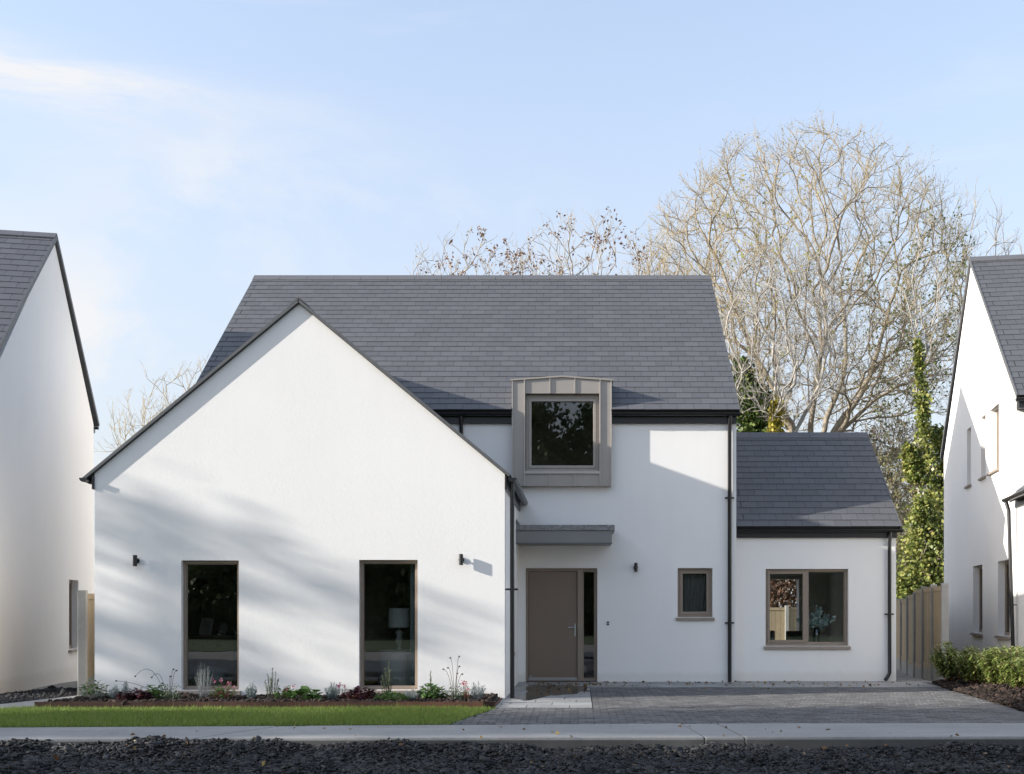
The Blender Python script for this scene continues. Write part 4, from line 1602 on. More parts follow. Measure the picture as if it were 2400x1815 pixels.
def rear_fence():
    pts = [(1.0 + 1.86 * i, 35.0) for i in range(6)]
    f = thing('timber_fence', (1.0, 35.0, -.3), 'sunlit pale timber garden fence seen through the wing window', 'fence')
    for i, (x, y) in enumerate(pts):
        obj('post', MB().box(x - .06, x + .06, y - .09, y + .05, -.35, 1.45), 'post_concrete', f, bevel=.012)
        if i < len(pts) - 1:
            L = 1.74
            obj('gravel_board', MB().box(x + .06, x + .06 + L, y - .02, y + .02, -.35, -.02), 'post_concrete', f)
            obj('rail', MB().box(x + .06, x + .06 + L, y - .03, y + .02, 1.3, 1.39), 'timber', f)
            obj('rail', MB().box(x + .06, x + .06 + L, y - .03, y + .02, -.018, .08), 'timber', f)
            for j in range(12):
                obj('board', MB().box(x + .06 + L * j / 12 + .003, x + .06 + L * (j + 1) / 12 - .003, y - .012, y + .015, .08, 1.30), 'timber', f)


rear_fence()


def build_outbuilding():
    h = thing('bungalow', (13.5, 47, -.3), 'low brick bungalow with slate roof far behind the ivy', 'bungalow')
    obj('wall', MB().box(11.3, 20, 46.4, 52, -.35, 1.9), 'brick_far', h)
    m = MB().hexa(roof_slab((11.0, 46.0, 2.12), (20.3, 46.0, 2.12), (11.0, 49.2, 4.3), (20.3, 49.2, 4.3), .1))
    m.hexa(roof_slab((11.0, 52.4, 2.12), (20.3, 52.4, 2.12), (11.0, 49.2, 4.3), (20.3, 49.2, 4.3), .1))
    r = obj('roof', m, 'roof_felt', h)
    up = Vector((0, 3.2, 2.18))
    slate_roof(r, (11.0, 45.98, 2.125), (1, 0, 0), up, up.length, .25, .34, lambda v, k: [(0, 9.3)], 0)
    obj('fascia', MB().box(11.0, 20.3, 45.93, 45.97, 1.92, 2.1), 'white_paint', h)


build_outbuilding()


# ------------------------------------------------------------------ things inside the rooms
def build_interior():
    # sideboard with drawers, photo frame and vase
    x0, x1, y0, y1 = -6.97, -6.0, 19.3, 19.8
    t = thing('sideboard', (-6.5, 19.5, .02), 'pale wooden sideboard inside the left tall window', 'sideboard')
    obj('carcass', MB().box(x0, x1, y0, y1, .10, .86), 'cabinet_wood', t, bevel=.006)
    obj('top', MB().box(x0 - .02, x1 + .03, y0 - .03, y1, .862, .90), 'cabinet_wood', t, bevel=.006)
    for i in range(2):
        a = x0 + .03 + i * .475
        obj('drawer', MB().box(a, a + .45, y0 - .018, y0 - .001, .62, .83), 'cabinet_wood', t, bevel=.005)
        obj('cup_handle', MB().tube([(a + .18, y0 - .03, .73), (a + .27, y0 - .03, .73)], .016, 10), 'dark_wood', t)
        obj('door', MB().box(a, a + .45, y0 - .018, y0 - .001, .13, .60), 'cabinet_wood', t, bevel=.005)
    for xx in (x0 + .04, x1 - .08):
        for yy in (y0 + .03, y1 - .07):
            obj('leg', MB().box(xx, xx + .045, yy, yy + .045, .02, .10), 'cabinet_wood', t)
    t = thing('photo_frame', (-6.55, 19.45, .9), 'small pale photo frame leaning on the sideboard', 'photo frame')
    M = Matrix.Translation((-6.55, 19.45, .905)) @ Matrix.Rotation(R(-14), 4, 'X') @ Matrix.Rotation(R(6), 4, 'Y')
    obj('frame', MB(M).holed(rect(-.11, .11, 0, .30), [rect(-.08, .08, .03, .27)], 0, .02), 'paper_white', t)
    obj('mount', MB(M).box(-.08, .08, .008, .016, .03, .27), 'ceramic', t)
    t = thing('vase', (-6.25, 19.55, .9), 'small round pot beside the photo frame', 'vase')
    obj('body', MB().lathe((-6.25, 19.55, .902), [(0, 0), (.05, 0), (.085, .07), (.08, .14), (.04, .19), (.045, .21), (.035, .21), (.03, .18)], 20), 'ceramic', t, smooth=True)
    # armchair by the left window
    t = thing('armchair', (-5.95, 17.75, .02), 'pale blue rounded armchair low inside the left tall window', 'armchair')
    m = MB()
    n = 22
    prof = []
    pts_o, pts_i = [], []
    for k in range(n + 1):
        a = math.pi * (-.08 + 1.16 * k / n) + math.pi
        pts_o.append((-5.98 + .36 * math.cos(a), 17.72 + .33 * math.sin(a)))
        pts_i.append((-5.98 + .27 * math.cos(a), 17.72 + .24 * math.sin(a)))
    v, f = [], []
    for k in range(n + 1):
        hh = .40 + .06 * math.sin(math.pi * k / n)
        v += [(*pts_o[k], .1), (*pts_o[k], hh - .04), ((pts_o[k][0] + pts_i[k][0]) / 2, (pts_o[k][1] + pts_i[k][1]) / 2, hh), (*pts_i[k], hh - .04), (*pts_i[k], .1)]
    for k in range(n):
        for j in range(4):
            f.append((k * 5 + j, (k + 1) * 5 + j, (k + 1) * 5 + j + 1, k * 5 + j + 1))
    m.add(v, f)
    obj('backrest', m, 'fabric_blue', t, smooth=True)
    obj('seat', MB().box(-6.24, -5.72, 17.55, 18.05, .14, .30), 'fabric_blue', t, bevel=.04)
    for xx in (-6.18, -5.80):
        for yy in (17.55, 17.95):
            obj('leg', MB().tube([(xx, yy, .14), (xx, yy, .02)], [.018, .012], 8), 'dark_wood', t)
    # lamp tables: one behind each tall window
    for i, (lx, ly, lab) in enumerate(((-2.90, 18.0, 'white table lamp with drum shade inside the right tall window'), (-5.42, 19.0, 'dim table lamp at the right side of the left tall window'))):
        t = thing('side_table', (lx, ly, .02), ('round pale side table under the lamp in the right tall window', 'small dark side table under the lamp in the left tall window')[i], 'side table')
        if i == 0:
            obj('top', MB().lathe((lx, ly, .66), [(0, 0), (.33, 0), (.34, .02), (.33, .04), (0, .04)], 28), 'fabric_white', t)
            obj('skirt', MB().lathe((lx, ly, .02), [(.34, 0), (.335, .3), (.325, .64)], 28), 'fabric_white', t, smooth=True)
        else:
            obj('top', MB().box(lx - .22, lx + .22, ly - .2, ly + .2, .60, .64), 'dark_wood', t)
            for dx in (-.19, .19):
                for dy in (-.17, .17):
                    obj('leg', MB().box(lx + dx - .015, lx + dx + .015, ly + dy - .015, ly + dy + .015, .02, .60), 'dark_wood', t)
        z = .702 if i == 0 else .642
        t = thing('table_lamp', (lx, ly, z), lab, 'lamp')
        prof = [(0, 0), (.07, 0), (.07, .02), (.03, .05), (.05, .10), (.095, .19), (.06, .27), (.09, .34), (.025, .40), (.012, .41), (.012, .47)]
        obj('base', MB().lathe((lx, ly, z + .002), [(r * (.75 if i == 0 else .7), q * .8) for r, q in prof], 24), 'ceramic', t, smooth=True)
        zs = z + .36
        obj('shade', MB().lathe((lx, ly, zs), [(.18, 0), (.165, .31), (.16, .31), (.175, 0)], 32), 'fabric_white' if i == 0 else 'cabinet_wood', t, smooth=True)
    # curtain at the right side of the right tall window
    t = thing('curtain', (-2.5, 17.16, .05), 'pale green curtain hanging at the side of the right tall window', 'curtain')
    v, f = [], []
    n = 40
    for k in range(n + 1):
        x = -2.60 + .26 * k / n
        y = 17.17 + .022 * math.sin(k * 1.25) + .01 * math.sin(k * .6)
        v += [(x, y, .05), (x, y, 2.3)]
    for k in range(n):
        f.append((2 * k, 2 * k + 2, 2 * k + 3, 2 * k + 1))
    obj('drape', MB().add(v, f), 'fabric_blue', t, smooth=True)
    obj('rail', MB().tube([(-3.5, 17.17, 2.31), (-2.2, 17.17, 2.31)], .012, 8), 'dark_wood', t)
    # net curtain in the small window
    t = thing('net_curtain', (2.17, 20.87, 1.2), 'grey net curtain gathered behind the small square window', 'curtain')
    v, f = [], []
    n, mz = 60, 10
    for j in range(mz + 1):
        zz = 1.2 + .92 * j / mz
        for k in range(n + 1):
            s = k / n
            sw = (1 - j / mz) ** 2 * .10
            x = 1.83 + .68 * s - sw * s
            y = 20.90 + .022 * math.sin(k * 1.1 + .8 * math.sin(j * .3)) + .012 * math.sin(k * .37)
            v.append((x, y, zz))
    for j in range(mz):
        for k in range(n):
            a = j * (n + 1) + k
            f.append((a, a + 1, a + n + 2, a + n + 1))
    obj('drape', MB().add(v, f), 'net_grey', t, smooth=True)
    # wing room: dining chairs, cushion
    def chair(x, y, rot, lab):
        M = Matrix.Translation((x, y, .02)) @ Matrix.Rotation(rot, 4, 'Z')
        t = thing('dining_chair', (x, y, .02), lab, 'chair', rotz=rot)
        obj('seat', MB(M).box(-.23, .23, -.23, .23, .44, .50), 'dark_wood', t, bevel=.015)
        obj('backrest', MB(M).box(-.23, .23, .20, .26, .50, .86), 'dark_wood', t, bevel=.02)
        for a in (-.20, .20):
            for b in (-.20, .20):
                obj('leg', MB(M).box(a - .02, a + .02, b - .02, b + .02, 0, .44), 'dark_wood', t)
    chair(4.72, 24.2, R(180), 'dark dining chair back low in the wing window, centre')
    chair(4.02, 24.2, R(180), 'dark dining chair with a patterned cushion low in the wing window')
    t = thing('cushion', (4.05, 23.95, .7), 'zigzag patterned cushion low in the left pane of the wing window', 'cushion')
    bm_ = MB()
    v, f = [], []
    n = 12
    for s in (1, -1):
        for j in range(n + 1):
            for k in range(n + 1):
                a, b = k / n * 2 - 1, j / n * 2 - 1
                th = .07 * (1 - a ** 4) * (1 - b ** 4)
                v.append((4.02 + a * .21, 23.88 + s * th, .70 + b * .19))
    for s in range(2):
        o = s * (n + 1) ** 2
        for j in range(n):
            for k in range(n):
                a = o + j * (n + 1) + k
                f.append((a, a + 1, a + n + 2, a + n + 1))
    obj('cover', bm_.add(v, f), 'cushion_print', t, smooth=True)
    # vase of eucalyptus behind the fixed pane
    c = Vector((4.56, 21.24, .70))
    t = thing('window_board', (4.3, 21.3, .66), 'inner window board below the vase in the wing window', 'window board')
    obj('board', MB().box(3.5, 5.1, 21.02, 21.45, .655, .70), 'dark_wood', t)
    t = thing('flower_vase', c, 'clear glass vase of grey green eucalyptus stems in the wing window', 'vase')
    obj('glass_vase', MB().lathe(c, [(0, .004), (.062, .004), (.062, .30), (.058, .30), (.058, .012), (0, .012)], 24), 'glass', t, smooth=True)
    rng = np.random.default_rng(5)
    stems = MB()
    P, Dn, Sz = [], [], []
    tips = [(-.17, .42, 1.0), (-.28, .30, 1.0), (-.07, .46, 1.0), (.03, .70, 1.0), (.06, .60, 1.0), (.16, .42, 1.0), (.26, .34, 1.0), (.20, .28, 1.0), (-.33, .24, 1.0), (.33, .30, 1.0), (-.22, .20, 1)]
    for tx, tz, _ in tips:
        ty = rng.uniform(-.08, .1)
        a = Vector(c) + Vector((-.04 * tx, 0, .02))
        b = Vector(c) + Vector((tx * .35, ty * .4, .32))
        e = Vector(c) + Vector((tx, ty, .30 + tz * .62))
        pts = [a, b, b.lerp(e, .5) + Vector((0, 0, .03)), e]
        stems.tube(pts, .004, 5)
        for k in range(26):
            s = rng.uniform(.0, 1)
            q = b.lerp(e, s)
            P.append(q)
            Dn.append(rng.normal(size=3) + np.array([tx, 0, .5]))
            Sz.append(rng.uniform(.06, .105) * (1.15 - .45 * s))
    obj('stems', stems, 'leaf_rosemary', t)
    V, F = leaf_quads(np.array([tuple(p) for p in P]), np.array(Dn), np.array(Sz), .85, 0, rng)
    link('leaves', np_mesh('leaves', V, F, 'leaf_eucalyptus'), t)


build_interior()


# ------------------------------------------------------------------ trees
def grow(lines, targets, bf=0.4, seg=0.4, wob=0.05, seed=1, bend=0.4):
    """limbs first, then every target point is joined to the tree along the cheapest way"""
    rng = np.random.default_rng(seed)
    cap = 60000
    pos = np.zeros((cap, 3))
    par = np.full(cap, -1, int)
    pl = np.zeros(cap)
    dr = np.zeros((cap, 3))
    n = 0
    for ln in lines:
        ln = [np.array(p, float) for p in ln]
        if n == 0:
            pos[0] = ln[0]
            dr[0] = (0, 0, 1)
            n = 1
            last = 0
        else:
            last = int(np.argmin(((pos[:n] - ln[0]) ** 2).sum(1)))
        for q in ln[1:]:
            p = pos[last].copy()
            L = np.linalg.norm(q - p)
            k = max(1, int(math.ceil(L / seg)))
            c = p + dr[last] * L * 0.35
            for i in range(1, k + 1):
                t = i / k
                x = (1 - t) ** 2 * p + 2 * t * (1 - t) * c + t * t * q + rng.normal(0, wob, 3) * (t < 1)
                pos[n] = x
                par[n] = last
                dd = x - pos[last]
                pl[n] = pl[last] + np.linalg.norm(dd)
                dr[n] = dd / (np.linalg.norm(dd) + 1e-9)
                last = n
                n += 1
    trunk_n = n
    root = pos[0]
    order = np.argsort(np.linalg.norm(targets - root, axis=1) + rng.normal(0, .4, len(targets)))
    for t_i in order:
        q = targets[t_i]
        d = np.linalg.norm(pos[:n] - q, axis=1)
        # joining from below and behind is cheaper than doubling back
        back = ((q - pos[:n]) * dr[:n]).sum(1) / (d + 1e-6)
        cost = d * (1.25 - 0.35 * back) + bf * pl[:n]
        i0 = int(np.argmin(cost))
        L = d[i0]
        if L < 0.08:
            continue
        k = max(1, int(math.ceil(L / seg)))
        p = pos[i0].copy()
        c = p + dr[i0] * L * bend + np.array([0, 0, 0.06 * L])
        last = i0
        for i in range(1, k + 1):
            t = i / k
            x = (1 - t) ** 2 * p + 2 * t * (1 - t) * c + t * t * q + rng.normal(0, wob, 3) * (t < 1)
            pos[n] = x
            par[n] = last
            dd = x - pos[last]
            pl[n] = pl[last] + np.linalg.norm(dd)
            dr[n] = dd / (np.linalg.norm(dd) + 1e-9)
            last = n
            n += 1
            if n >= cap - 50:
                break
    return pos[:n], par[:n], dr[:n]


def radii(par, tip, e=2.25):
    n = len(par)
    s = np.zeros(n)
    for i in range(n - 1, 0, -1):
        if s[i] == 0:
            s[i] = tip ** e
        s[par[i]] += s[i]
    if s[0] == 0:
        s[0] = tip ** e
    return s ** (1 / e)


def frames(d):
    a = np.where(np.abs(d[:, 2:3]) < 0.9, np.array([[0, 0, 1.0]]), np.array([[1.0, 0, 0]]))
    s = np.cross(d, a)
    s /= np.linalg.norm(s, axis=1, keepdims=True) + 1e-9
    return s, np.cross(s, d)


def prisms(A, B, ra, rb, k, dA=None, dB=None):
    d = B - A
    d = d / (np.linalg.norm(d, axis=1, keepdims=True) + 1e-9)
    # both rings share the segment's own frame so that the tube never twists
    s, u = frames(d)
    n = len(A)
    V = np.empty((n, 2 * k, 3))
    for j in range(k):
        a = 2 * math.pi * j / k
        o = s * math.cos(a) + u * math.sin(a)
        V[:, j] = A + o * ra[:, None]
        V[:, k + j] = B + o * rb[:, None]
    f = np.array([(j, (j + 1) % k, k + (j + 1) % k, k + j) for j in range(k)])
    F = (f[None] + (np.arange(n) * 2 * k)[:, None, None]).reshape(-1, 4)
    return V.reshape(-1, 3), F


def twigs(P, D, n_per, length, r0, seed, up=0.35, spread=0.5, sub=2):
    rng = np.random.default_rng(seed)
    P = np.repeat(P, n_per, 0)
    D = np.repeat(D, n_per, 0)
    n = len(P)
    d = D + rng.normal(0, spread, (n, 3)) + np.array([0, 0, up])
    d /= np.linalg.norm(d, axis=1, keepdims=True)
    L = length * rng.uniform(0.45, 1.25, n)[:, None]
    m = P + d * L * 0.5 + rng.normal(0, .02, (n, 3))
    d2 = d + rng.normal(0, .25, (n, 3)) + np.array([0, 0, up * .9])
    d2 /= np.linalg.norm(d2, axis=1, keepdims=True)
    e = m + d2 * L * 0.5
    parts = [prisms(P, m, np.full(n, r0), np.full(n, r0 * .75), 3), prisms(m, e, np.full(n, r0 * .75), np.full(n, r0 * .4), 3)]
    ends = [e]
    for s in range(sub):
        t = rng.uniform(0.25, .95, (n, 1))
        b = np.where(t < .5, P + (m - P) * t * 2, m + (e - m) * (t - .5) * 2)
        d3 = d + rng.normal(0, .7, (n, 3)) + np.array([0, 0, up])
        d3 /= np.linalg.norm(d3, axis=1, keepdims=True)
        q = b + d3 * L * rng.uniform(.25, .5, (n, 1))
        parts.append(prisms(b, q, np.full(n, r0 * .6), np.full(n, r0 * .35), 3))
        ends.append(q)
    V, F, _ = cat_mesh([(v, f, 0) for v, f in parts])
    return V, F, np.concatenate(ends)


def ellipsoid(rng, n, c, r, shell=0.5, cut=None):
    out = []
    while len(out) < n:
        p = rng.normal(size=(n, 3))
        p /= np.linalg.norm(p, axis=1, keepdims=True)
        q = rng.uniform(0, 1, (n, 1)) ** (1 / 3)
        q = np.where(rng.uniform(0, 1, (n, 1)) < shell, 0.72 + 0.28 * q, q)
        p = np.array(c) + p * q * np.array(r)
        if cut is not None:
            p = p[cut(p)]
        out += list(p)
    return np.array(out[:n])


def bare_tree(name, base, lines, targets, label, cat='tree', group=None, bf=.4, seg=.4, wob=.05, seed=1, tip=.008, bark='bark_grey', twig='twig',
              tw=(2, .7, .0065), up=.35, trunk_min=.0, leaf=None, root_scale=1.0, twig_limit=.035, sub=2):
    t = thing(name, base, label, cat, group)
    pos, par, dr = grow(lines, targets, bf, seg, wob, seed)
    r = radii(par, tip)
    r = r * (1 + (root_scale - 1) * np.clip((r - .05) / .2, 0, 1))
    i = np.arange(1, len(pos))
    a, b = par[i], i
    ra = np.minimum(r[a], r[b] * 1.35)
    big = r[b] > .07
    parts = prisms(pos[a][big] - dr[b][big] * r[b][big][:, None] * .25, pos[b][big] + dr[b][big] * r[b][big][:, None] * .25, ra[big], r[b][big], 9)
    link('trunk', np_mesh('trunk', parts[0], parts[1], bark, smooth=True), t)
    sm = ~big
    parts = prisms(pos[a][sm], pos[b][sm], ra[sm], r[b][sm], 4)
    link('branches', np_mesh('branches', parts[0], parts[1], bark, smooth=True), t)
    thin = i[(r[i] < twig_limit)]
    V, F, ends = twigs(pos[thin], dr[thin], tw[0], tw[1], tw[2], seed + 3, up, .5, sub)
    link('twigs', np_mesh('twigs', V, F, twig), t)['kind'] = 'stuff'
    return t, ends, pos, r


def add_leaves(t, P, mat, size, seed, name='leaves', droop=-.2, width=.6):
    rng = np.random.default_rng(seed)
    D = rng.normal(size=(len(P), 3)) + np.array([0, 0, droop])
    V, F = leaf_quads(P, D, rng.uniform(.7, 1.3, len(P)) * size, width, 0, rng)
    return link(name, np_mesh(name, V, F, mat), t)


def ivy_cloud(rng, lines, n, rad):
    """points thickly around polylines [(x,y,z,radius)...]"""
    out = []
    for ln in lines:
        ln = np.array(ln, float)
        s = rng.uniform(0, len(ln) - 1.001, n)
        i = s.astype(int)
        f = (s - i)[:, None]
        p = ln[i] * (1 - f) + ln[i + 1] * f
        d = rng.normal(size=(n, 3))
        d /= np.linalg.norm(d, axis=1, keepdims=True)
        lump = 0.72 + 0.40 * np.sin(p[:, 2] * 3.1 + d[:, 0] * 3) * np.sin(p[:, 2] * 1.3 + d[:, 1] * 4 + 1)
        q = p[:, :3] + d * p[:, 3:4] * (rng.uniform(.35, 1.1, (n, 1)) * lump[:, None]) * np.array([1, 1, .8])
        out.append(np.concatenate([q, d], 1))
    return np.concatenate(out)


def ivy(t, lines, n, mat, size, seed, name='ivy_leaves'):
    rng = np.random.default_rng(seed)
    c = ivy_cloud(rng, lines, n, 1)
    D = rng.normal(0, .7, (len(c), 3)) + c[:, 3:] * .5 + np.array([0, 0, -.6])
    V, F = leaf_quads(c[:, :3], D, rng.uniform(.6, 1.3, len(c)) * size, .9, .08, rng)
    return link(name, np_mesh(name, V, F, mat), t)


def build_trees():
    rng = np.random.default_rng(21)
    # --- the great bare ash behind the wing
    Y = 42.0
    lines = [[(9.0, Y, -.3), (8.9, Y, 4.5), (8.8, Y - .1, 7.6), (9.15, Y, 10.6), (8.9, Y + .2, 13.6)],
             [(8.9, Y, 5.2), (8.1, Y - .3, 8.0), (6.7, Y - .6, 10.6), (5.6, Y - .5, 13.4), (4.7, Y - .4, 15.4)],
             [(8.9, Y, 5.6), (10.4, Y + .1, 9.0), (11.5, Y + .3, 11.5), (12.2, Y + .2, 13.9)],
             [(8.9, Y, 6.2), (10.9, Y - .9, 9.0), (13.0, Y - 1.4, 9.9), (14.3, Y - 1.5, 9.6)],
             [(8.7, Y, 4.9), (7.4, Y + 1, 9.6), (7.2, Y + 2.2, 13.6)],
             [(9.1, Y, 5.4), (10.2, Y + 1.2, 10.0), (10.4, Y + 2.0, 14.2)],
             [(8.8, Y, 7.4), (8.9, Y - 1.6, 10.8), (8.4, Y - 2.6, 14.0)],
             [(6.9, Y - .6, 10.4), (5.2, Y - .9, 11.6), (3.9, Y - .9, 12.2)],
             [(11.0, Y + .2, 10.4), (12.6, Y + .4, 11.6), (14.0, Y + .4, 12.4)]]
    T = ellipsoid(rng, 2100, (8.55, Y, 13.2), (6.25, 5.0, 6.1), .55, lambda p: (p[:, 2] > 8.5))
    T2 = ellipsoid(rng, 200, (12.2, Y - .5, 9.6), (2.8, 3.2, 2.6), .5)
    T3 = ellipsoid(rng, 60, (5.0, Y - .5, 10.5), (2.2, 3.0, 2.0), .5)
    t, ends, pos, r = bare_tree('ash_tree', (9, Y, -.3), lines, np.concatenate([T, T2, T3]), 'great bare ash tree with a wide domed crown behind the wing roof', bf=.30, seg=.42, wob=.022,
                                seed=4, tip=.0105, bark='bark_grey', twig='twig', tw=(2, .66, .0072), up=.34, root_scale=1.25, sub=3)
    k = ends[(ends[:, 0] > 10.8) & (ends[:, 2] < 15.5)]
    k = k[rng.permutation(len(k))[:2600]]
    add_leaves(t, k, 'leaf_green', .13, 5, 'leaves')
    k = ends[(np.abs(ends[:, 0] - 6.6) < 1.6) & (np.abs(ends[:, 2] - 14.2) < 2.4)]
    k = k[rng.permutation(len(k))[:420]]
    add_leaves(t, k, 'leaf_yellow', .13, 6, 'yellow_leaves')
    k = ends[rng.permutation(len(ends))[:5200]]
    add_leaves(t, k, 'leaf_olive', .065, 7, 'buds')
    # --- slender pale tree in front of it
    Y = 37.0
    lines = [[(6.5, Y, -.3), (6.4, Y, 5.0), (6.55, Y, 7.6), (6.5, Y, 10.0)],
             [(6.4, Y, 4.6), (5.2, Y - .3, 7.2), (5.35, Y - .2, 8.8), (5.0, Y, 10.3)],
             [(6.5, Y, 5.4), (7.8, Y + .2, 8.2), (8.3, Y + .2, 9.8), (8.2, Y, 11.6)],
             [(6.5, Y, 6.4), (7.2, Y + .5, 8.8), (7.0, Y + .5, 10.8)]]
    T = ellipsoid(rng, 460, (6.7, Y, 10.4), (2.5, 2.0, 3.0), .45)
    t, ends, pos, r = bare_tree('pale_tree', (6.5, Y, -.3), lines, T, 'slender pale barked bare tree with crossing stems in front of the ash', bf=.35, seg=.35, wob=.04,
                                seed=8, tip=.010, bark='bark_pale', twig='bark_pale', tw=(2, .55, .007), up=.45, root_scale=1.1)
    ivy(t, [[(6.55, Y - .1, 5.5, .45), (6.55, Y - .1, 7.2, .42), (6.6, Y - .1, 8.3, .22)]], 1500, 'leaf_ivy_yellow', .13, 31, 'yellow_ivy')
    k = ends[rng.permutation(len(ends))[:260]]
    add_leaves(t, k, 'leaf_yellow', .11, 16, 'yellow_leaves')
    # --- dark ivy-clad stem at the main gable end
    Y = 39.0
    lines = [[(5.9, Y, -.3), (5.9, Y, 6), (5.7, Y, 9.5), (5.4, Y, 11.0)], [(5.8, Y, 7.5), (6.6, Y, 9.4), (6.7, Y, 11.4)]]
    T = ellipsoid(rng, 90, (5.7, Y, 10.8), (1.6, 1.4, 2.0), .4)
    t, ends, pos, r = bare_tree('ivy_tree', (5.9, Y, -.3), lines, T, 'dark ivy covered tree beside the main roof end', bf=.4, seg=.4, seed=12, tip=.009, twig='twig', tw=(1, .5, .006))
    ivy(t, [[(5.9, Y - .2, 5.0, 1.1), (5.95, Y - .2, 7.2, .95), (5.9, Y - .2, 8.8, .75), (5.75, Y - .2, 10.0, .35)], [(6.4, Y, 5.4, .8), (6.5, Y, 7.6, .7), (6.5, Y, 9.0, .35)]], 5200, 'leaf_ivy_dark', .14, 32)
    # --- ivy column to the right of the wing
    Y = 36.0
    lines = [[(11.2, Y, -.3), (11.2, Y, 4), (11.1, Y, 7.5), (11.0, Y, 10.0), (10.9, Y, 12.4)], [(11.1, Y, 8.0), (11.5, Y, 10.6), (11.6, Y, 12.2)], [(11.1, Y, 9.6), (10.6, Y, 11.6), (10.4, Y, 13.2)]]
    T = ellipsoid(rng, 110, (11.0, Y, 11.0), (1.1, 1.0, 2.8), .4)
    t, ends, pos, r = bare_tree('ivy_tree', (11.2, Y, -.3), lines, T, 'thin bare tree with bright ivy up its trunk, right of the wing roof', bf=.45, seg=.4, seed=13, tip=.009, bark='bark_pale', twig='twig', tw=(1, .5, .006), up=.6)
    ivy(t, [[(11.3, Y - .2, 1.5, .9), (11.45, Y - .2, 4.4, .85), (11.4, Y - .2, 5.8, .62), (11.2, Y - .2, 7.0, .42), (11.1, Y - .2, 8.2, .30), (11.0, Y - .1, 10.1, .17)],
            [(11.9, Y - .1, 4.6, .6), (12.1, Y - .1, 5.8, .5), (11.6, Y - .1, 7.2, .22)], [(10.9, Y - .1, 5.6, .35), (10.7, Y - .1, 6.6, .2)]], 3000, 'leaf_ivy', .125, 33)
    # --- second narrow ivy stem close to the right house
    Y = 44.0
    lines = [[(15.6, Y, -.3), (15.6, Y, 6), (15.55, Y, 11), (15.3, Y, 15.5)], [(15.6, Y, 10.5), (16.3, Y, 13.6), (16.6, Y, 16.2)], [(15.55, Y, 11.5), (14.9, Y, 14.5), (14.8, Y, 16.8)]]
    T = ellipsoid(rng, 130, (15.7, Y, 15.0), (1.7, 1.4, 3.2), .4)
    t, ends, pos, r = bare_tree('ivy_tree', (15.6, Y, -.3), lines, T, 'upright bare tree with narrow ivy stem next to the right house verge', bf=.45, seg=.45, seed=14, tip=.009, bark='bark_pale', twig='twig', tw=(1, .6, .007), up=.6)
    ivy(t, [[(15.6, Y - .2, 6, .5), (15.6, Y - .2, 10.5, .32), (15.5, Y - .2, 12.6, .16)]], 2300, 'leaf_ivy', .14, 34)
    # --- ivy bush behind the fence
    t = thing('ivy_bush', (10.6, 34, -.25), 'bright green ivy bush between the wing and the right house', 'bush')
    lines = [[(10.6, 34, -.3), (10.6, 34, 2.2), (10.4, 34, 4.0)], [(10.6, 34, 1), (11.2, 34, 3.6)]]
    pos, par, dr = grow(lines, ellipsoid(rng, 40, (10.6, 34, 2.6), (.9, .8, 1.6)), .4, .35, .04, 3)
    r = radii(par, .009)
    i = np.arange(1, len(pos))
    p = prisms(pos[par[i]], pos[i], r[i], r[i], 5)
    link('stems', np_mesh('stems', p[0], p[1], 'bark_grey'), t)
    ivy(t, [[(10.3, 34, 1.0, .9), (10.4, 34, 2.6, .85), (10.5, 34, 3.9, .7), (10.6, 34, 4.7, .35)], [(11.0, 34, .8, .9), (11.1, 34, 2.6, .85), (11.0, 34, 4.0, .6)],
            [(10.0, 33.8, 1.2, .5), (9.85, 33.8, 2.2, .4)]], 3600, 'leaf_ivy', .115, 35)
    # --- brown thicket behind
    T = ellipsoid(rng, 800, (12.6, 44.5, 5.0), (2.3, 2.0, 3.9), .4, lambda p: p[:, 2] > 1.0)
    t, ends, pos, r = bare_tree('thicket', (13, 44.5, -.3), [[(13, 44.5, -.3), (12.6, 44.5, 2.2), (12.0, 44.5, 4.2)], [(13, 44.5, .6), (13.6, 44.5, 3.4), (14.2, 44.5, 5.2)]], T,
                                'tangled brown thicket of bare stems right of the wing roof', cat='thicket', bf=.35, seg=.35, seed=15, tip=.008, bark='twig_brown', twig='twig_brown', tw=(4, .55, .009), up=.2)
    k = ends[rng.permutation(len(ends))[:3800]]
    add_leaves(t, k, 'leaf_green', .10, 17)
    k = ends[rng.permutation(len(ends))[:4200]]
    add_leaves(t, k, 'leaf_dry', .11, 27, 'dry_leaves')
    T = ellipsoid(rng, 300, (11.4, 40, 4.0), (2.2, 1.6, 3.2), .4, lambda p: p[:, 2] > .5)
    t, ends, pos, r = bare_tree('hazel_bush', (11.6, 41, -.3), [[(11.6, 41, -.3), (11.3, 41, 2.0), (10.8, 41, 4.0)], [(11.6, 41, .4), (12.1, 41, 3.0), (12.5, 41, 4.8)]], T,
                                'soft green and tan bush filling the gap above the right fence', cat='bush', bf=.35, seg=.35, seed=25, tip=.008, bark='twig_brown', twig='twig', tw=(3, .5, .007), up=.2)
    k = ends[rng.permutation(len(ends))[:5200]]
    add_leaves(t, k, 'leaf_soft', .11, 28)
    # --- lower trees showing over the main ridge
    Y = 46.0
    lines = [[(.2, Y, -.3), (.1, Y, 6), (-.1, Y, 11), (-.6, Y, 14.5)], [(.1, Y, 7), (1.8, Y, 11.5), (2.4, Y, 14.6)], [(0, Y, 8), (-1.8, Y, 12), (-2.6, Y, 14.4)]]
    T = ellipsoid(rng, 460, (.3, Y, 13.6), (3.7, 2.6, 4.1), .5, lambda p: p[:, 2] > 10)
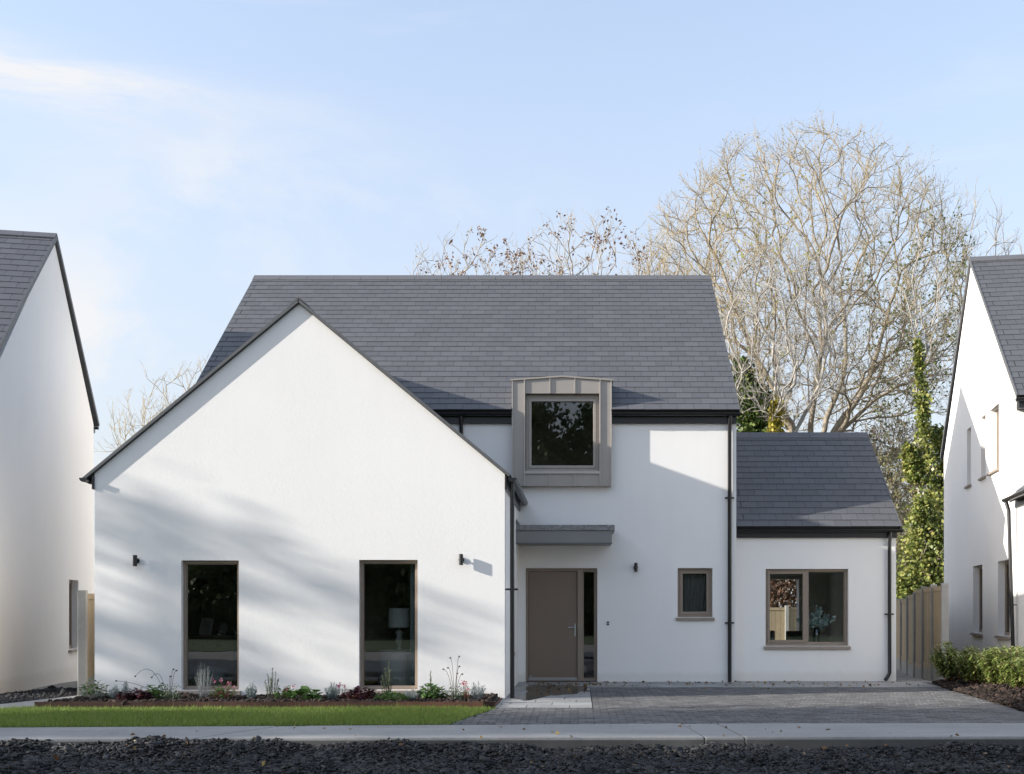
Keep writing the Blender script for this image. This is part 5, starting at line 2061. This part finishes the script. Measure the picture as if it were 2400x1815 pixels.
    t, ends, pos, r = bare_tree('sycamore_tree', (.2, Y, -.3), lines, T, 'bare tree with clustered brown seed keys over the main ridge', bf=.4, seg=.45, seed=16, tip=.011, bark='bark_pale', twig='twig', tw=(1, .6, .008), up=.5)
    k = ends[rng.permutation(len(ends))[:280]]
    k = np.repeat(k, 6, 0) + rng.normal(0, .09, (len(k) * 6, 3)) + np.array([0, 0, -.08])
    add_leaves(t, k, 'leaf_brown', .16, 18, 'seed_keys', -.8, .45)
    lines = [[(-4.9, Y + .5, -.3), (-5, Y + .5, 6), (-4.8, Y + .5, 11), (-4.4, Y + .5, 14)], [(-5, Y + .5, 8), (-6.5, Y + .5, 12), (-6.9, Y + .5, 14.4)]]
    T = ellipsoid(rng, 300, (-4.7, Y + .5, 13.5), (3.2, 2.2, 3.6), .5, lambda p: p[:, 2] > 10)
    t, ends, pos, r = bare_tree('sycamore_tree', (-4.9, Y + .5, -.3), lines, T, 'lowest bare tree with brown seed keys at the left of the main ridge', bf=.4, seg=.45, seed=17, tip=.011, bark='bark_pale', twig='twig', tw=(1, .55, .008), up=.5)
    k = ends[rng.permutation(len(ends))[:220]]
    k = np.repeat(k, 6, 0) + rng.normal(0, .09, (len(k) * 6, 3)) + np.array([0, 0, -.08])
    add_leaves(t, k, 'leaf_brown', .16, 19, 'seed_keys', -.8, .45)
    lines = [[(3.8, Y - 1, -.3), (3.8, Y - 1, 6), (3.4, Y - 1, 10), (3.2, Y - 1, 14)], [(3.8, Y - 1, 7), (4.6, Y - 1, 11), (4.4, Y - 1, 14)]]
    T = ellipsoid(rng, 210, (3.7, Y - 1, 13.0), (2.3, 2.0, 3.6), .5)
    bare_tree('bare_tree', (3.8, Y - 1, -.3), lines, T, 'small bare tree tucked between the ash crown and the main ridge', bf=.4, seg=.45, seed=18, tip=.010, bark='bark_pale', twig='twig', tw=(2, .55, .007), up=.45)
    # --- small tree in the gap on the left, and one over the right house
    Y = 40.0
    lines = [[(-14.6, Y, -.3), (-14.7, Y, 4), (-15.0, Y, 6.8)], [(-14.7, Y, 3.6), (-13.6, Y, 7.6), (-13.3, Y, 9.4)], [(-14.7, Y, 4.6), (-16.2, Y, 6.9), (-17.0, Y, 7.0)]]
    T = np.concatenate([ellipsoid(rng, 110, (-14.8, Y, 7.6), (2.0, 1.6, 2.3), .5), ellipsoid(rng, 34, (-13.2, Y, 8.6), (.9, 1.0, 1.6), .4)])
    bare_tree('bare_tree', (-14.6, Y, -.3), lines, T, 'small bare tree in the gap between the left house and the gable', bf=.4, seg=.35, seed=19, tip=.009, bark='twig', twig='twig', tw=(2, .6, .0075), up=.6, sub=2)
    Y = 48.0
    lines = [[(18.0, Y, -.3), (18.0, Y, 8), (17.8, Y, 13), (17.7, Y, 16.4)], [(18, Y, 11), (18.9, Y, 14.5), (19.2, Y, 16.4)]]
    T = ellipsoid(rng, 90, (18.0, Y, 15.2), (1.6, 1.4, 2.6), .4)
    bare_tree('bare_tree', (18, Y, -.3), lines, T, 'bare tree top rising over the right house ridge', bf=.4, seg=.4, seed=20, tip=.010, bark='bark_pale', twig='twig', tw=(1, .6, .008), up=.6)
    # --- beech hedge and dark bush beyond the garden fence, seen through the wing window
    t = thing('beech_hedge', (6.3, 37, -.3), 'brown leaved beech seen through the wing window', 'hedge')
    rg = np.random.default_rng(40)
    P = ellipsoid(rg, 12000, (6.6, 37, 1.9), (1.5, 1.0, 2.4), .4)
    add_leaves(t, P, 'leaf_brown', .13, 41)
    T = ellipsoid(rg, 60, (6.4, 37, 2.0), (1.1, .6, 2.0), .4)
    pos, par, dr = grow([[(6.4, 37, -.3), (6.4, 37, 2)]], T, .4, .3, .03, 5)
    r = radii(par, .008)
    i = np.arange(1, len(pos))
    p = prisms(pos[par[i]], pos[i], r[i], r[i], 5)
    link('stems', np_mesh('stems', p[0], p[1], 'bark_grey'), t)
    t = thing('evergreen_bush', (4.9, 37.2, -.3), 'dark evergreen bush seen at the left of the wing window', 'bush')
    P = ellipsoid(rg, 5500, (4.9, 37.2, 1.6), (.75, .8, 2.1), .5)
    add_leaves(t, P, 'leaf_tree', .11, 42)
    obj('stem', MB().tube([(4.9, 37.2, -.3), (4.9, 37.2, 2.6)], [.06, .02], 8), 'bark_grey', t)


build_trees()


def leafy_tree_mesh(seed, H, rad, n, size, gap=1.0, low=.3):
    """trunk, limbs and a lumpy crown of leaf clumps, base at the origin"""
    rg = np.random.default_rng(seed)
    T = ellipsoid(rg, 120, (0, 0, H * (1 + low) / 2), (rad, rad, H * (1 - low) / 2), .6)
    pos, par, dr = grow([[(0, 0, 0), (.1, 0, H * .35), (0, .1, H * .6)]], T, .35, .8, .06, seed)
    r = radii(par, .022)
    i = np.arange(1, len(pos))
    tv, tf = prisms(pos[par[i]], pos[i], np.minimum(r[par[i]], r[i] * 1.3), r[i], 6)
    tips = pos[rg.integers(20, len(pos), n // 26)]
    c = np.repeat(tips, 26, 0)
    P = c + rg.normal(0, .42 * gap, c.shape)
    D = rg.normal(size=P.shape)
    lv, lf = leaf_quads(P, D, rg.uniform(.7, 1.3, len(P)) * size, .75, 0, rg)
    return np_mesh('trunk', tv, tf, 'bark_grey', smooth=True), np_mesh('crown', lv, lf, 'leaf_tree')


def layered_tree_mesh(seed, H, rad):
    """cedar-like tree: flat plates of foliage with open air between"""
    rg = np.random.default_rng(seed)
    tv = [prisms(np.array([[0, 0, 0.0]]), np.array([[0, 0, H]]), np.array([.35]), np.array([.04]), 8)]
    P = []
    z = 3.0
    while z < H:
        f = min(1, (H - z) / 9.0)
        k = 2 + int(5 * f)
        for j in range(k):
            a = rg.uniform(0, 2 * math.pi)
            d = rad * (0.25 + 0.75 * min(1, f * 1.6)) * rg.uniform(.25, 1.0)
            c = np.array([d * math.cos(a), d * math.sin(a), z + rg.uniform(-.15, .15)])
            tv.append(prisms(np.array([[0, 0, z - .25]]), c[None], np.array([.06]), np.array([.02]), 5))
            n = 100
            q = rg.normal(0, 1, (n, 3)) * np.array([.62, .62, .10])
            P.append(c + q)
        z += rg.uniform(.5, .9)
    P = np.concatenate(P)
    V, F, _ = cat_mesh([(v, f, 0) for v, f in tv[1:]] )
    v0, f0 = tv[0]
    V, F = np.concatenate([V, v0]), np.concatenate([F, f0 + len(V)])
    lv, lf = leaf_quads(P, rg.normal(size=P.shape) * np.array([1, 1, .6]), rg.uniform(.14, .26, len(P)), .7, 0, rg)
    return np_mesh('trunk', V, F, 'bark_grey', smooth=True), np_mesh('crown', lv, lf, 'leaf_tree')


def place_tree(name, meshes, x, y, z, s, rot, label, group):
    o = thing(name, (x, y, z), label, 'tree', group, rot)
    o.scale = s
    for nm, me in zip(('trunk', 'crown'), meshes):
        c = bpy.data.objects.new(nm, me)
        COL.objects.link(c)
        c.parent = o
    return o


def build_surrounding_trees():
    # across the road, behind the camera: mirrored in the window panes
    kinds = [leafy_tree_mesh(51, 14.6, 3.4, 9000, .34), leafy_tree_mesh(52, 13.8, 3.4, 9000, .34)]
    for i, (x, y, sz) in enumerate(((-3.6, -23, 1.0), (1.4, -25, .98))):
        place_tree('roadside_tree', kinds[i], x, y, -.2, (1, 1, sz), i * 1.3,
                   ('dense green tree across the road, mirrored left in the dormer pane', 'dense green tree across the road, mirrored right in the dormer pane')[i], 'trees across the road')
    bush = leafy_tree_mesh(53, 5.6, 2.7, 7600, .28, .8, .0)
    for i, x in enumerate((-25, -21.4, -18, -14.4, -11, -7.6, -4.2, -1.0, 2.2, 5.6, 9.4, 13, 16.6)):
        place_tree('hedge_bush', bush, x, -24.5 + (i % 3) * .8, -1.0, (1, 1, (.9, 1.05, .97)[i % 3]), i * 1.7,
                   'dark green hedge bush across the road, mirrored in the ground floor panes', 'hedge across the road')
    # to the left, towards the low sun: they shade the drive and streak the gable
    e = Vector((SUN_DIR.x, SUN_DIR.y, 0)).normalized()
    p = Vector((-e.y, e.x, 0))
    dense = [leafy_tree_mesh(61, 20.5, 3.9, 16000, .50, 1.0, .2), leafy_tree_mesh(62, 20.5, 4.2, 16000, .50, 1.0, .2)]
    thin = layered_tree_mesh(63, 11.9, 3.0)
    for i, (pp, a, m, s) in enumerate(((17.7, -27, thin, 1.0), (11.1, -45, dense[0], 1.0), (6.3, -46, dense[1], 1.03))):
        w = e * a + p * pp
        place_tree('roadside_tree', m, w.x, w.y, -.2, (1, 1, s), i * 2.1, 'layered cedar standing left of the picture, its shadow streaking the gable' if i == 0 else 'tall tree up the road to the left, out of view towards the sun', 'trees up the road towards the sun')


build_surrounding_trees()


# ------------------------------------------------------------------ planting
def stems_np(P, Q, r0, r1, k=4):
    n = len(P)
    return prisms(np.array(P, float), np.array(Q, float), np.full(n, r0), np.full(n, r1), k)


def plant_mound(x, y, w, hgt, mat, label, seed, n=900, leaf=.022, name='lavender', stem='stem_pale', up=1.0, width=.3):
    """upright fine-leaved mound"""
    rg = np.random.default_rng(seed)
    t = thing(name, (x, y, .05), label, 'plant', None)
    k = 46
    a = rg.uniform(0, 2 * math.pi, k)
    rr = np.sqrt(rg.uniform(0, 1, k)) * w * .5
    tip = np.stack([x + rr * np.cos(a), y + rr * np.sin(a) * .8, .05 + hgt * (1 - (rr / (w * .5)) ** 2 * .45) * rg.uniform(.75, 1.08, k)], 1)
    base = np.stack([x + rr * .35 * np.cos(a), y + rr * .3 * np.sin(a), np.full(k, .05)], 1)
    V, F = stems_np(base, tip, .002, .001)
    link('stems', np_mesh('stems', V, F, stem), t)
    j = rg.integers(0, k, n)
    s = rg.uniform(.15, 1, (n, 1))
    P = base[j] + (tip[j] - base[j]) * s + rg.normal(0, .004, (n, 3))
    D = (tip[j] - base[j]) / hgt * up + rg.normal(0, .55, (n, 3))
    V, F = leaf_quads(P, D, rg.uniform(.7, 1.3, n) * leaf, width, 0, rg)
    link('leaves', np_mesh('leaves', V, F, mat), t)
    return t


def plant_leafy(x, y, w, hgt, mat, label, seed, n=90, leaf=.06, name='geranium', stem='leaf_herb', flowers=None, nf=0, width=.85, fs=.03):
    """broad leaves on short stalks"""
    rg = np.random.default_rng(seed)
    t = thing(name, (x, y, .05), label, 'plant', None)
    a = rg.uniform(0, 2 * math.pi, n)
    rr = np.sqrt(rg.uniform(0, 1, n)) * w * .5
    tip = np.stack([x + rr * np.cos(a), y + rr * np.sin(a) * .8, .05 + hgt * (1 - (rr / (w * .5)) ** 2 * .5) * rg.uniform(.35, 1.0, n)], 1)
    base = np.stack([x + rr * .3 * np.cos(a), y + rr * .3 * np.sin(a), np.full(n, .045)], 1)
    V, F = stems_np(base, tip, .0025, .0015)
    link('stems', np_mesh('stems', V, F, stem), t)
    D = np.stack([np.cos(a) * .9, np.sin(a) * .9, rg.uniform(-.25, .55, n)], 1) + rg.normal(0, .3, (n, 3))
    # two quads per leaf, folded on the midrib, make a rounded blade
    D /= np.linalg.norm(D, axis=1, keepdims=True)
    up = np.array([0, 0, 1.0])
    S = np.cross(D, up)
    S /= np.linalg.norm(S, axis=1, keepdims=True) + 1e-6
    N_ = np.cross(S, D)
    L = (rg.uniform(.65, 1.25, n) * leaf)[:, None]
    wd = L * width * .5
    V = np.empty((n, 8, 3))
    V[:, 0] = tip
    V[:, 1] = tip + D * L * .12 + S * wd * .75 + N_ * L * .08
    V[:, 2] = tip + D * L * .55 + S * wd + N_ * L * .12
    V[:, 3] = tip + D * L * .92 + S * wd * .5 + N_ * L * .02
    V[:, 4] = tip + D * L - N_ * L * .05
    V[:, 5] = tip + D * L * .92 - S * wd * .5 + N_ * L * .02
    V[:, 6] = tip + D * L * .55 - S * wd + N_ * L * .12
    V[:, 7] = tip + D * L * .12 - S * wd * .75 + N_ * L * .08
    f = np.array([(0, 1, 2, 3), (0, 3, 4, 5), (0, 5, 6, 7)])
    F = (f[None] + (np.arange(n) * 8)[:, None, None]).reshape(-1, 4)
    link('leaves', np_mesh('leaves', V.reshape(-1, 3), F, mat, smooth=True), t)
    if flowers:
        c = np.stack([x + rg.normal(0, w * .28, nf), y - .05 + rg.normal(0, w * .2, nf), .05 + hgt * rg.uniform(.75, 1.25, nf)], 1)
        b = c * 1.0
        b[:, 2] = .06
        V, F = stems_np(b, c, .0018, .0015)
        link('flower_stalks', np_mesh('flower_stalks', V, F, 'stem_red'), t)
        c = np.repeat(c, 9, 0) + rg.normal(0, .012, (nf * 9, 3))
        V, F = leaf_quads(c, rg.normal(size=c.shape), rg.uniform(.6, 1.2, len(c)) * fs, .8, 0, rg)
        link('flowers', np_mesh('flowers', V, F, flowers), t)['kind'] = 'stuff'
    return t


def plant_spikes(x, y, spikes, label, seed, mat='leaf_rosemary', name='rosemary', leaf=.024):
    """upright needle-leaved shoots; spikes = [(dx, height)]"""
    rg = np.random.default_rng(seed)
    t = thing(name, (x, y, .05), label, 'plant', None)
    A, B = [], []
    for dx, hh in spikes:
        A.append((x + dx * .4, y + rg.uniform(-.04, .04), .05))
        B.append((x + dx, y + rg.uniform(-.05, .05), .05 + hh))
    V, F = stems_np(A, B, .0035, .0015)
    link('stems', np_mesh('stems', V, F, 'stem_brown'), t)
    A, B = np.array(A), np.array(B)
    P, D = [], []
    for a, b in zip(A, B):
        n = int(np.linalg.norm(b - a) * 520)
        s = rg.uniform(.12, 1, (n, 1)) ** .9
        P.append(a + (b - a) * s)
        d = (b - a) / np.linalg.norm(b - a)
        D.append(d * .8 + rg.normal(0, .6, (n, 3)))
    P, D = np.concatenate(P), np.concatenate(D)
    V, F = leaf_quads(P, D, rg.uniform(.7, 1.3, len(P)) * leaf, .22, 0, rg)
    link('leaves', np_mesh('leaves', V, F, mat), t)
    return t


def plant_seedheads(x, y, heads, label, seed, foliage=True):
    """wiry stems ending in round seed heads; heads = [(dx, z, arch)]"""
    rg = np.random.default_rng(seed)
    t = thing('scabious', (x, y, .05), label, 'plant', None)
    m, hd = MB(), MB()
    for dx, z, arch in heads:
        a = Vector((x + dx * .15, y + rg.uniform(-.05, .05), .06))
        e = Vector((x + dx, y - .03 + rg.uniform(-.05, .05), z))
        c = Vector((x + dx * .45, e.y, max(z, .1) + arch))
        pts = [a.lerp(c, s).lerp(c.lerp(e, s), s) for s in (0, .17, .33, .5, .67, .83, 1)]
        m.tube(pts, .0032, 5)
        hd.lathe(e, [(0, -.014), (.012, -.01), (.016, 0), (.013, .008), (.006, .010), (0, .010)], 8)
    obj('stems', m, 'stem_brown', t)
    obj('seed_heads', hd, 'stem_brown', t)
    if foliage:
        n = 380
        P = np.stack([rg.normal(x, .075, n), rg.normal(y, .06, n), .05 + np.abs(rg.normal(0, .09, n))], 1)
        V, F = leaf_quads(P, rg.normal(size=(n, 3)) + np.array([0, 0, 1]), rg.uniform(.03, .06, n), .25, 0, rg)
        link('leaves', np_mesh('leaves', V, F, 'leaf_rosemary'), t)
    return t


def build_flower_bed():
    Y = 15.95
    X = lambda px: (px - 1355) * .00613
    plant_leafy(X(214), Y + .1, .42, .30, 'leaf_herb', 'bushy green plant with whitish sprigs at the left end of the flower bed', 1, 150, .05, stem='stem_pale')
    plant_mound(X(272), Y, .22, .20, 'leaf_grey', 'small grey leaved plant second from the left end of the flower bed', 2, 700, .03)
    plant_mound(X(287), Y + .1, .10, .27, 'leaf_grey', 'narrow grey spire left of the first purple plant in the flower bed', 3, 420, .03)
    plant_leafy(X(304), Y - .2, .20, .14, 'leaf_purple', 'small dark purple plant at the left of the flower bed', 4, 70, .06, name='heuchera', stem='stem_red')
    plant_leafy(X(335), Y - .15, .30, .17, 'leaf_purple', 'wide dark purple plant left of the first tall window', 5, 120, .065, name='heuchera', stem='stem_red')
    plant_leafy(X(360), Y + .05, .20, .22, 'leaf_herb', 'green leafy plant right behind the left purple plants', 6, 50, .085)
    plant_seedheads(X(398), Y, [(-.78, .33, -.03), (-.48, .40, .32), (-.27, .38, .20), (-.16, .26, .1), (-.10, .30, 0), (.02, .40, .0), (.06, .50, 0), (.10, .48, 0)],
                    'wiry plant with arching seed heads left of the first tall window', 7)
    plant_mound(X(470), Y + .1, .34, .52, 'leaf_grey', 'wispy pale twiggy plant in front of the first tall window', 8, 420, .02, name='russian_sage', width=.25)
    plant_leafy(X(522), Y, .34, .25, 'leaf_herb', 'green plant with pink flowers below the first tall window', 9, 120, .045, flowers='petal_pink', nf=5, stem='stem_red', fs=.035)
    plant_mound(X(588), Y, .20, .25, 'leaf_grey', 'round silver grey cushion plant right of the first tall window', 10, 1300, .024, name='santolina')
    plant_spikes(X(637), Y, [(-.10, .28), (-.05, .38), (-.03, .33), (.02, .46), (.05, .40), (.09, .30), (.0, .30), (-.08, .2), (.1, .2)], 'upright rosemary right of the first tall window', 11)
    plant_leafy(X(668), Y, .26, .22, 'leaf_herb', 'green plant with pale pink blooms beside the left rosemary', 12, 60, .06, flowers='petal_pink', nf=3)
    plant_leafy(X(716), Y - .1, .34, .20, 'leaf_herb', 'low plant with big round green leaves midway along the flower bed', 13, 34, .12, name='bergenia', width=1.0)
    plant_mound(X(778), Y, .25, .26, 'leaf_grey', 'round silver grey cushion plant left of the second tall window', 14, 1700, .024, name='santolina')
    plant_leafy(X(806), Y + .02, .16, .20, 'leaf_herb', 'small pink flowering plant hugging the grey cushion left of the second window', 15, 20, .03, flowers='petal_pink', nf=5, stem='stem_red', fs=.03)
    plant_leafy(X(848), Y - .1, .44, .20, 'leaf_purple', 'broad dark purple plant below the left side of the second tall window', 16, 190, .065, name='heuchera', stem='stem_red')
    plant_spikes(X(905), Y + .05, [(-.06, .36), (-.02, .46), (.0, .40), (.03, .54), (.05, .42), (.08, .34), (-.09, .26), (.04, .3)], 'tall upright rosemary in front of the second tall window', 17)
    plant_leafy(X(925), Y - .25, .46, .15, 'leaf_herb', 'low spreading green plant at the foot of the tall rosemary', 18, 130, .05)
    plant_mound(X(970), Y - .05, .26, .17, 'leaf_grey', 'low silver grey plant below the right corner of the second tall window', 19, 900, .024, name='santolina')
    plant_leafy(X(1012), Y, .36, .25, 'leaf_herb', 'lush green plant with one tall spike right of the second tall window', 20, 170, .06, stem='leaf_herb')
    plant_spikes(X(1006), Y + .12, [(0, .40), (.01, .3)], 'single upright rosemary shoot rising from the lush green plant', 21)
    plant_seedheads(X(1066), Y, [(-.16, .50, 0), (-.10, .52, 0), (-.07, .66, 0), (.06, .68, 0), (.065, .54, 0), (.04, .44, 0), (.11, .43, 0)],
                    'tall plant with stiff dark seed heads near the right end of the flower bed', 22)
    plant_leafy(X(1093), Y, .14, .22, 'leaf_herb', 'small plant with a red flower near the right end of the flower bed', 23, 40, .03, flowers='petal_red', nf=4, stem='stem_red')
    plant_mound(X(1118), Y + .05, .27, .26, 'leaf_grey', 'feathery blue grey plant at the right end of the flower bed', 24, 800, .026)


build_flower_bed()


def laurel_mesh(seed, hgt, wid):
    """many upright reddish shoots clothed in drooping narrow leaves"""
    rg = np.random.default_rng(seed)
    k = 26
    a = rg.uniform(0, 2 * math.pi, k)
    rr = np.sqrt(rg.uniform(0, 1, k)) * wid * .5
    base = np.stack([rr * .35 * np.cos(a), rr * .35 * np.sin(a), np.zeros(k)], 1)
    tip = np.stack([rr * np.cos(a), rr * np.sin(a), hgt * rg.uniform(.68, 1.05, k) * (1 - .18 * (rr / wid * 2) ** 2)], 1)
    sv, sf = stems_np(base, tip, .006, .003)
    n = 2300
    j = rg.integers(0, k, n)
    s = rg.uniform(.08, 1, (n, 1)) ** .75
    P = base[j] + (tip[j] - base[j]) * s
    an = rg.uniform(0, 2 * math.pi, n)
    D = np.stack([np.cos(an), np.sin(an), rg.uniform(-.15, .75, n)], 1)
    D /= np.linalg.norm(D, axis=1, keepdims=True)
    L = rg.uniform(.08, .14, (n, 1))
    S = np.cross(D, np.array([0, 0, 1.0]))
    S /= np.linalg.norm(S, axis=1, keepdims=True)
    w = L * .15
    V = np.empty((n, 6, 3))
    dn = np.array([0, 0, -1.0])
    V[:, 0] = P
    V[:, 1] = P + D * L * .45 + S * w + dn * L * .03
    V[:, 2] = P + D * L * .8 + S * w * .7 + dn * L * .16
    V[:, 3] = P + D * L * 1.02 + dn * L * .38
    V[:, 4] = P + D * L * .8 - S * w * .7 + dn * L * .16
    V[:, 5] = P + D * L * .45 - S * w + dn * L * .03
    f = np.array([(0, 1, 2, 5), (2, 3, 4, 5)])
    F = (f[None] + (np.arange(n) * 6)[:, None, None]).reshape(-1, 4)
    return np_mesh('shoots', sv, sf, 'stem_red'), np_mesh('leaves', V.reshape(-1, 3), F, 'leaf_laurel')


def build_shrubs():
    kinds = [laurel_mesh(71, .74, .82), laurel_mesh(72, .70, .9), laurel_mesh(73, .78, .78)]
    spots = [(6.62, 19.55, .98, 'leafy shrub against the near fence post'), (6.78, 18.75, .94, 'sunlit leafy shrub just right of the near fence post'),
             (6.85, 17.95, .92, 'leafy shrub below the left low window of the right house'), (6.95, 17.2, .98, 'leafy shrub in the middle of the right planted bed'),
             (6.92, 16.5, .95, 'leafy shrub below the right low window of the right house'), (6.95, 15.8, .9, 'leafy shrub in front of the leaning black downpipe'),
             (6.95, 15.1, .92, 'leafy shrub cut by the right edge of the picture'),
             (7.35, 18.3, .98, 'leafy shrub in the back row against the right house wall'), (7.45, 17.3, .96, 'leafy shrub in the back row under the low windows'),
             (7.45, 16.4, .95, 'leafy shrub in the back row behind the downpipe foot'), (7.5, 15.5, .9, 'leafy shrub in the back row at the picture edge')]
    for i, (x, y, s, lab) in enumerate(spots):
        t = thing('laurel_shrub', (x, y, .08), lab, 'shrub', 'leafy shrubs in the right planted bed', i * 1.9)
        t.scale = (s, s, s)
        for nm, me in zip(('shoots', 'leaves'), kinds[i % 3]):
            c = bpy.data.objects.new(nm, me)
            COL.objects.link(c)
            c.parent = t


build_shrubs()


def build_litter():
    rg = np.random.default_rng(90)
    n = 400
    x = np.concatenate([rg.uniform(-1.0, 6.2, 190), rg.normal(.1, .35, 60), rg.normal(-.4, .4, 40), rg.uniform(6.2, 6.9, 40), rg.uniform(-5, 5.5, 70)])
    y = np.concatenate([20.55 - np.abs(rg.normal(0, .7, 190)), rg.normal(20.0, .4, 60), rg.normal(18.4, .9, 40), rg.uniform(20.8, 23, 40), rg.uniform(10.2, 12.9, 70)])
    y = np.minimum(y, 20.6 + (x > 6.1) * 3)
    z = np.where(y > 20.85, -.02 - .04 * (y - 20.8), .012)
    z = np.where(y < 11.7, chip_height(x, y) + .03, z)
    P = np.stack([x, y, z], 1)
    D = rg.normal(0, 1, (n, 3)) * np.array([1, 1, .25])
    V, F = leaf_quads(P, D, rg.uniform(.03, .075, n), .7, .12, rg)
    o = link('fallen_leaves', np_mesh('fallen_leaves', V, F, 'leaf_litter'))
    tag(o, 'brown fallen leaves strewn over the paving by the walls', 'leaves', kind='stuff')


build_litter()
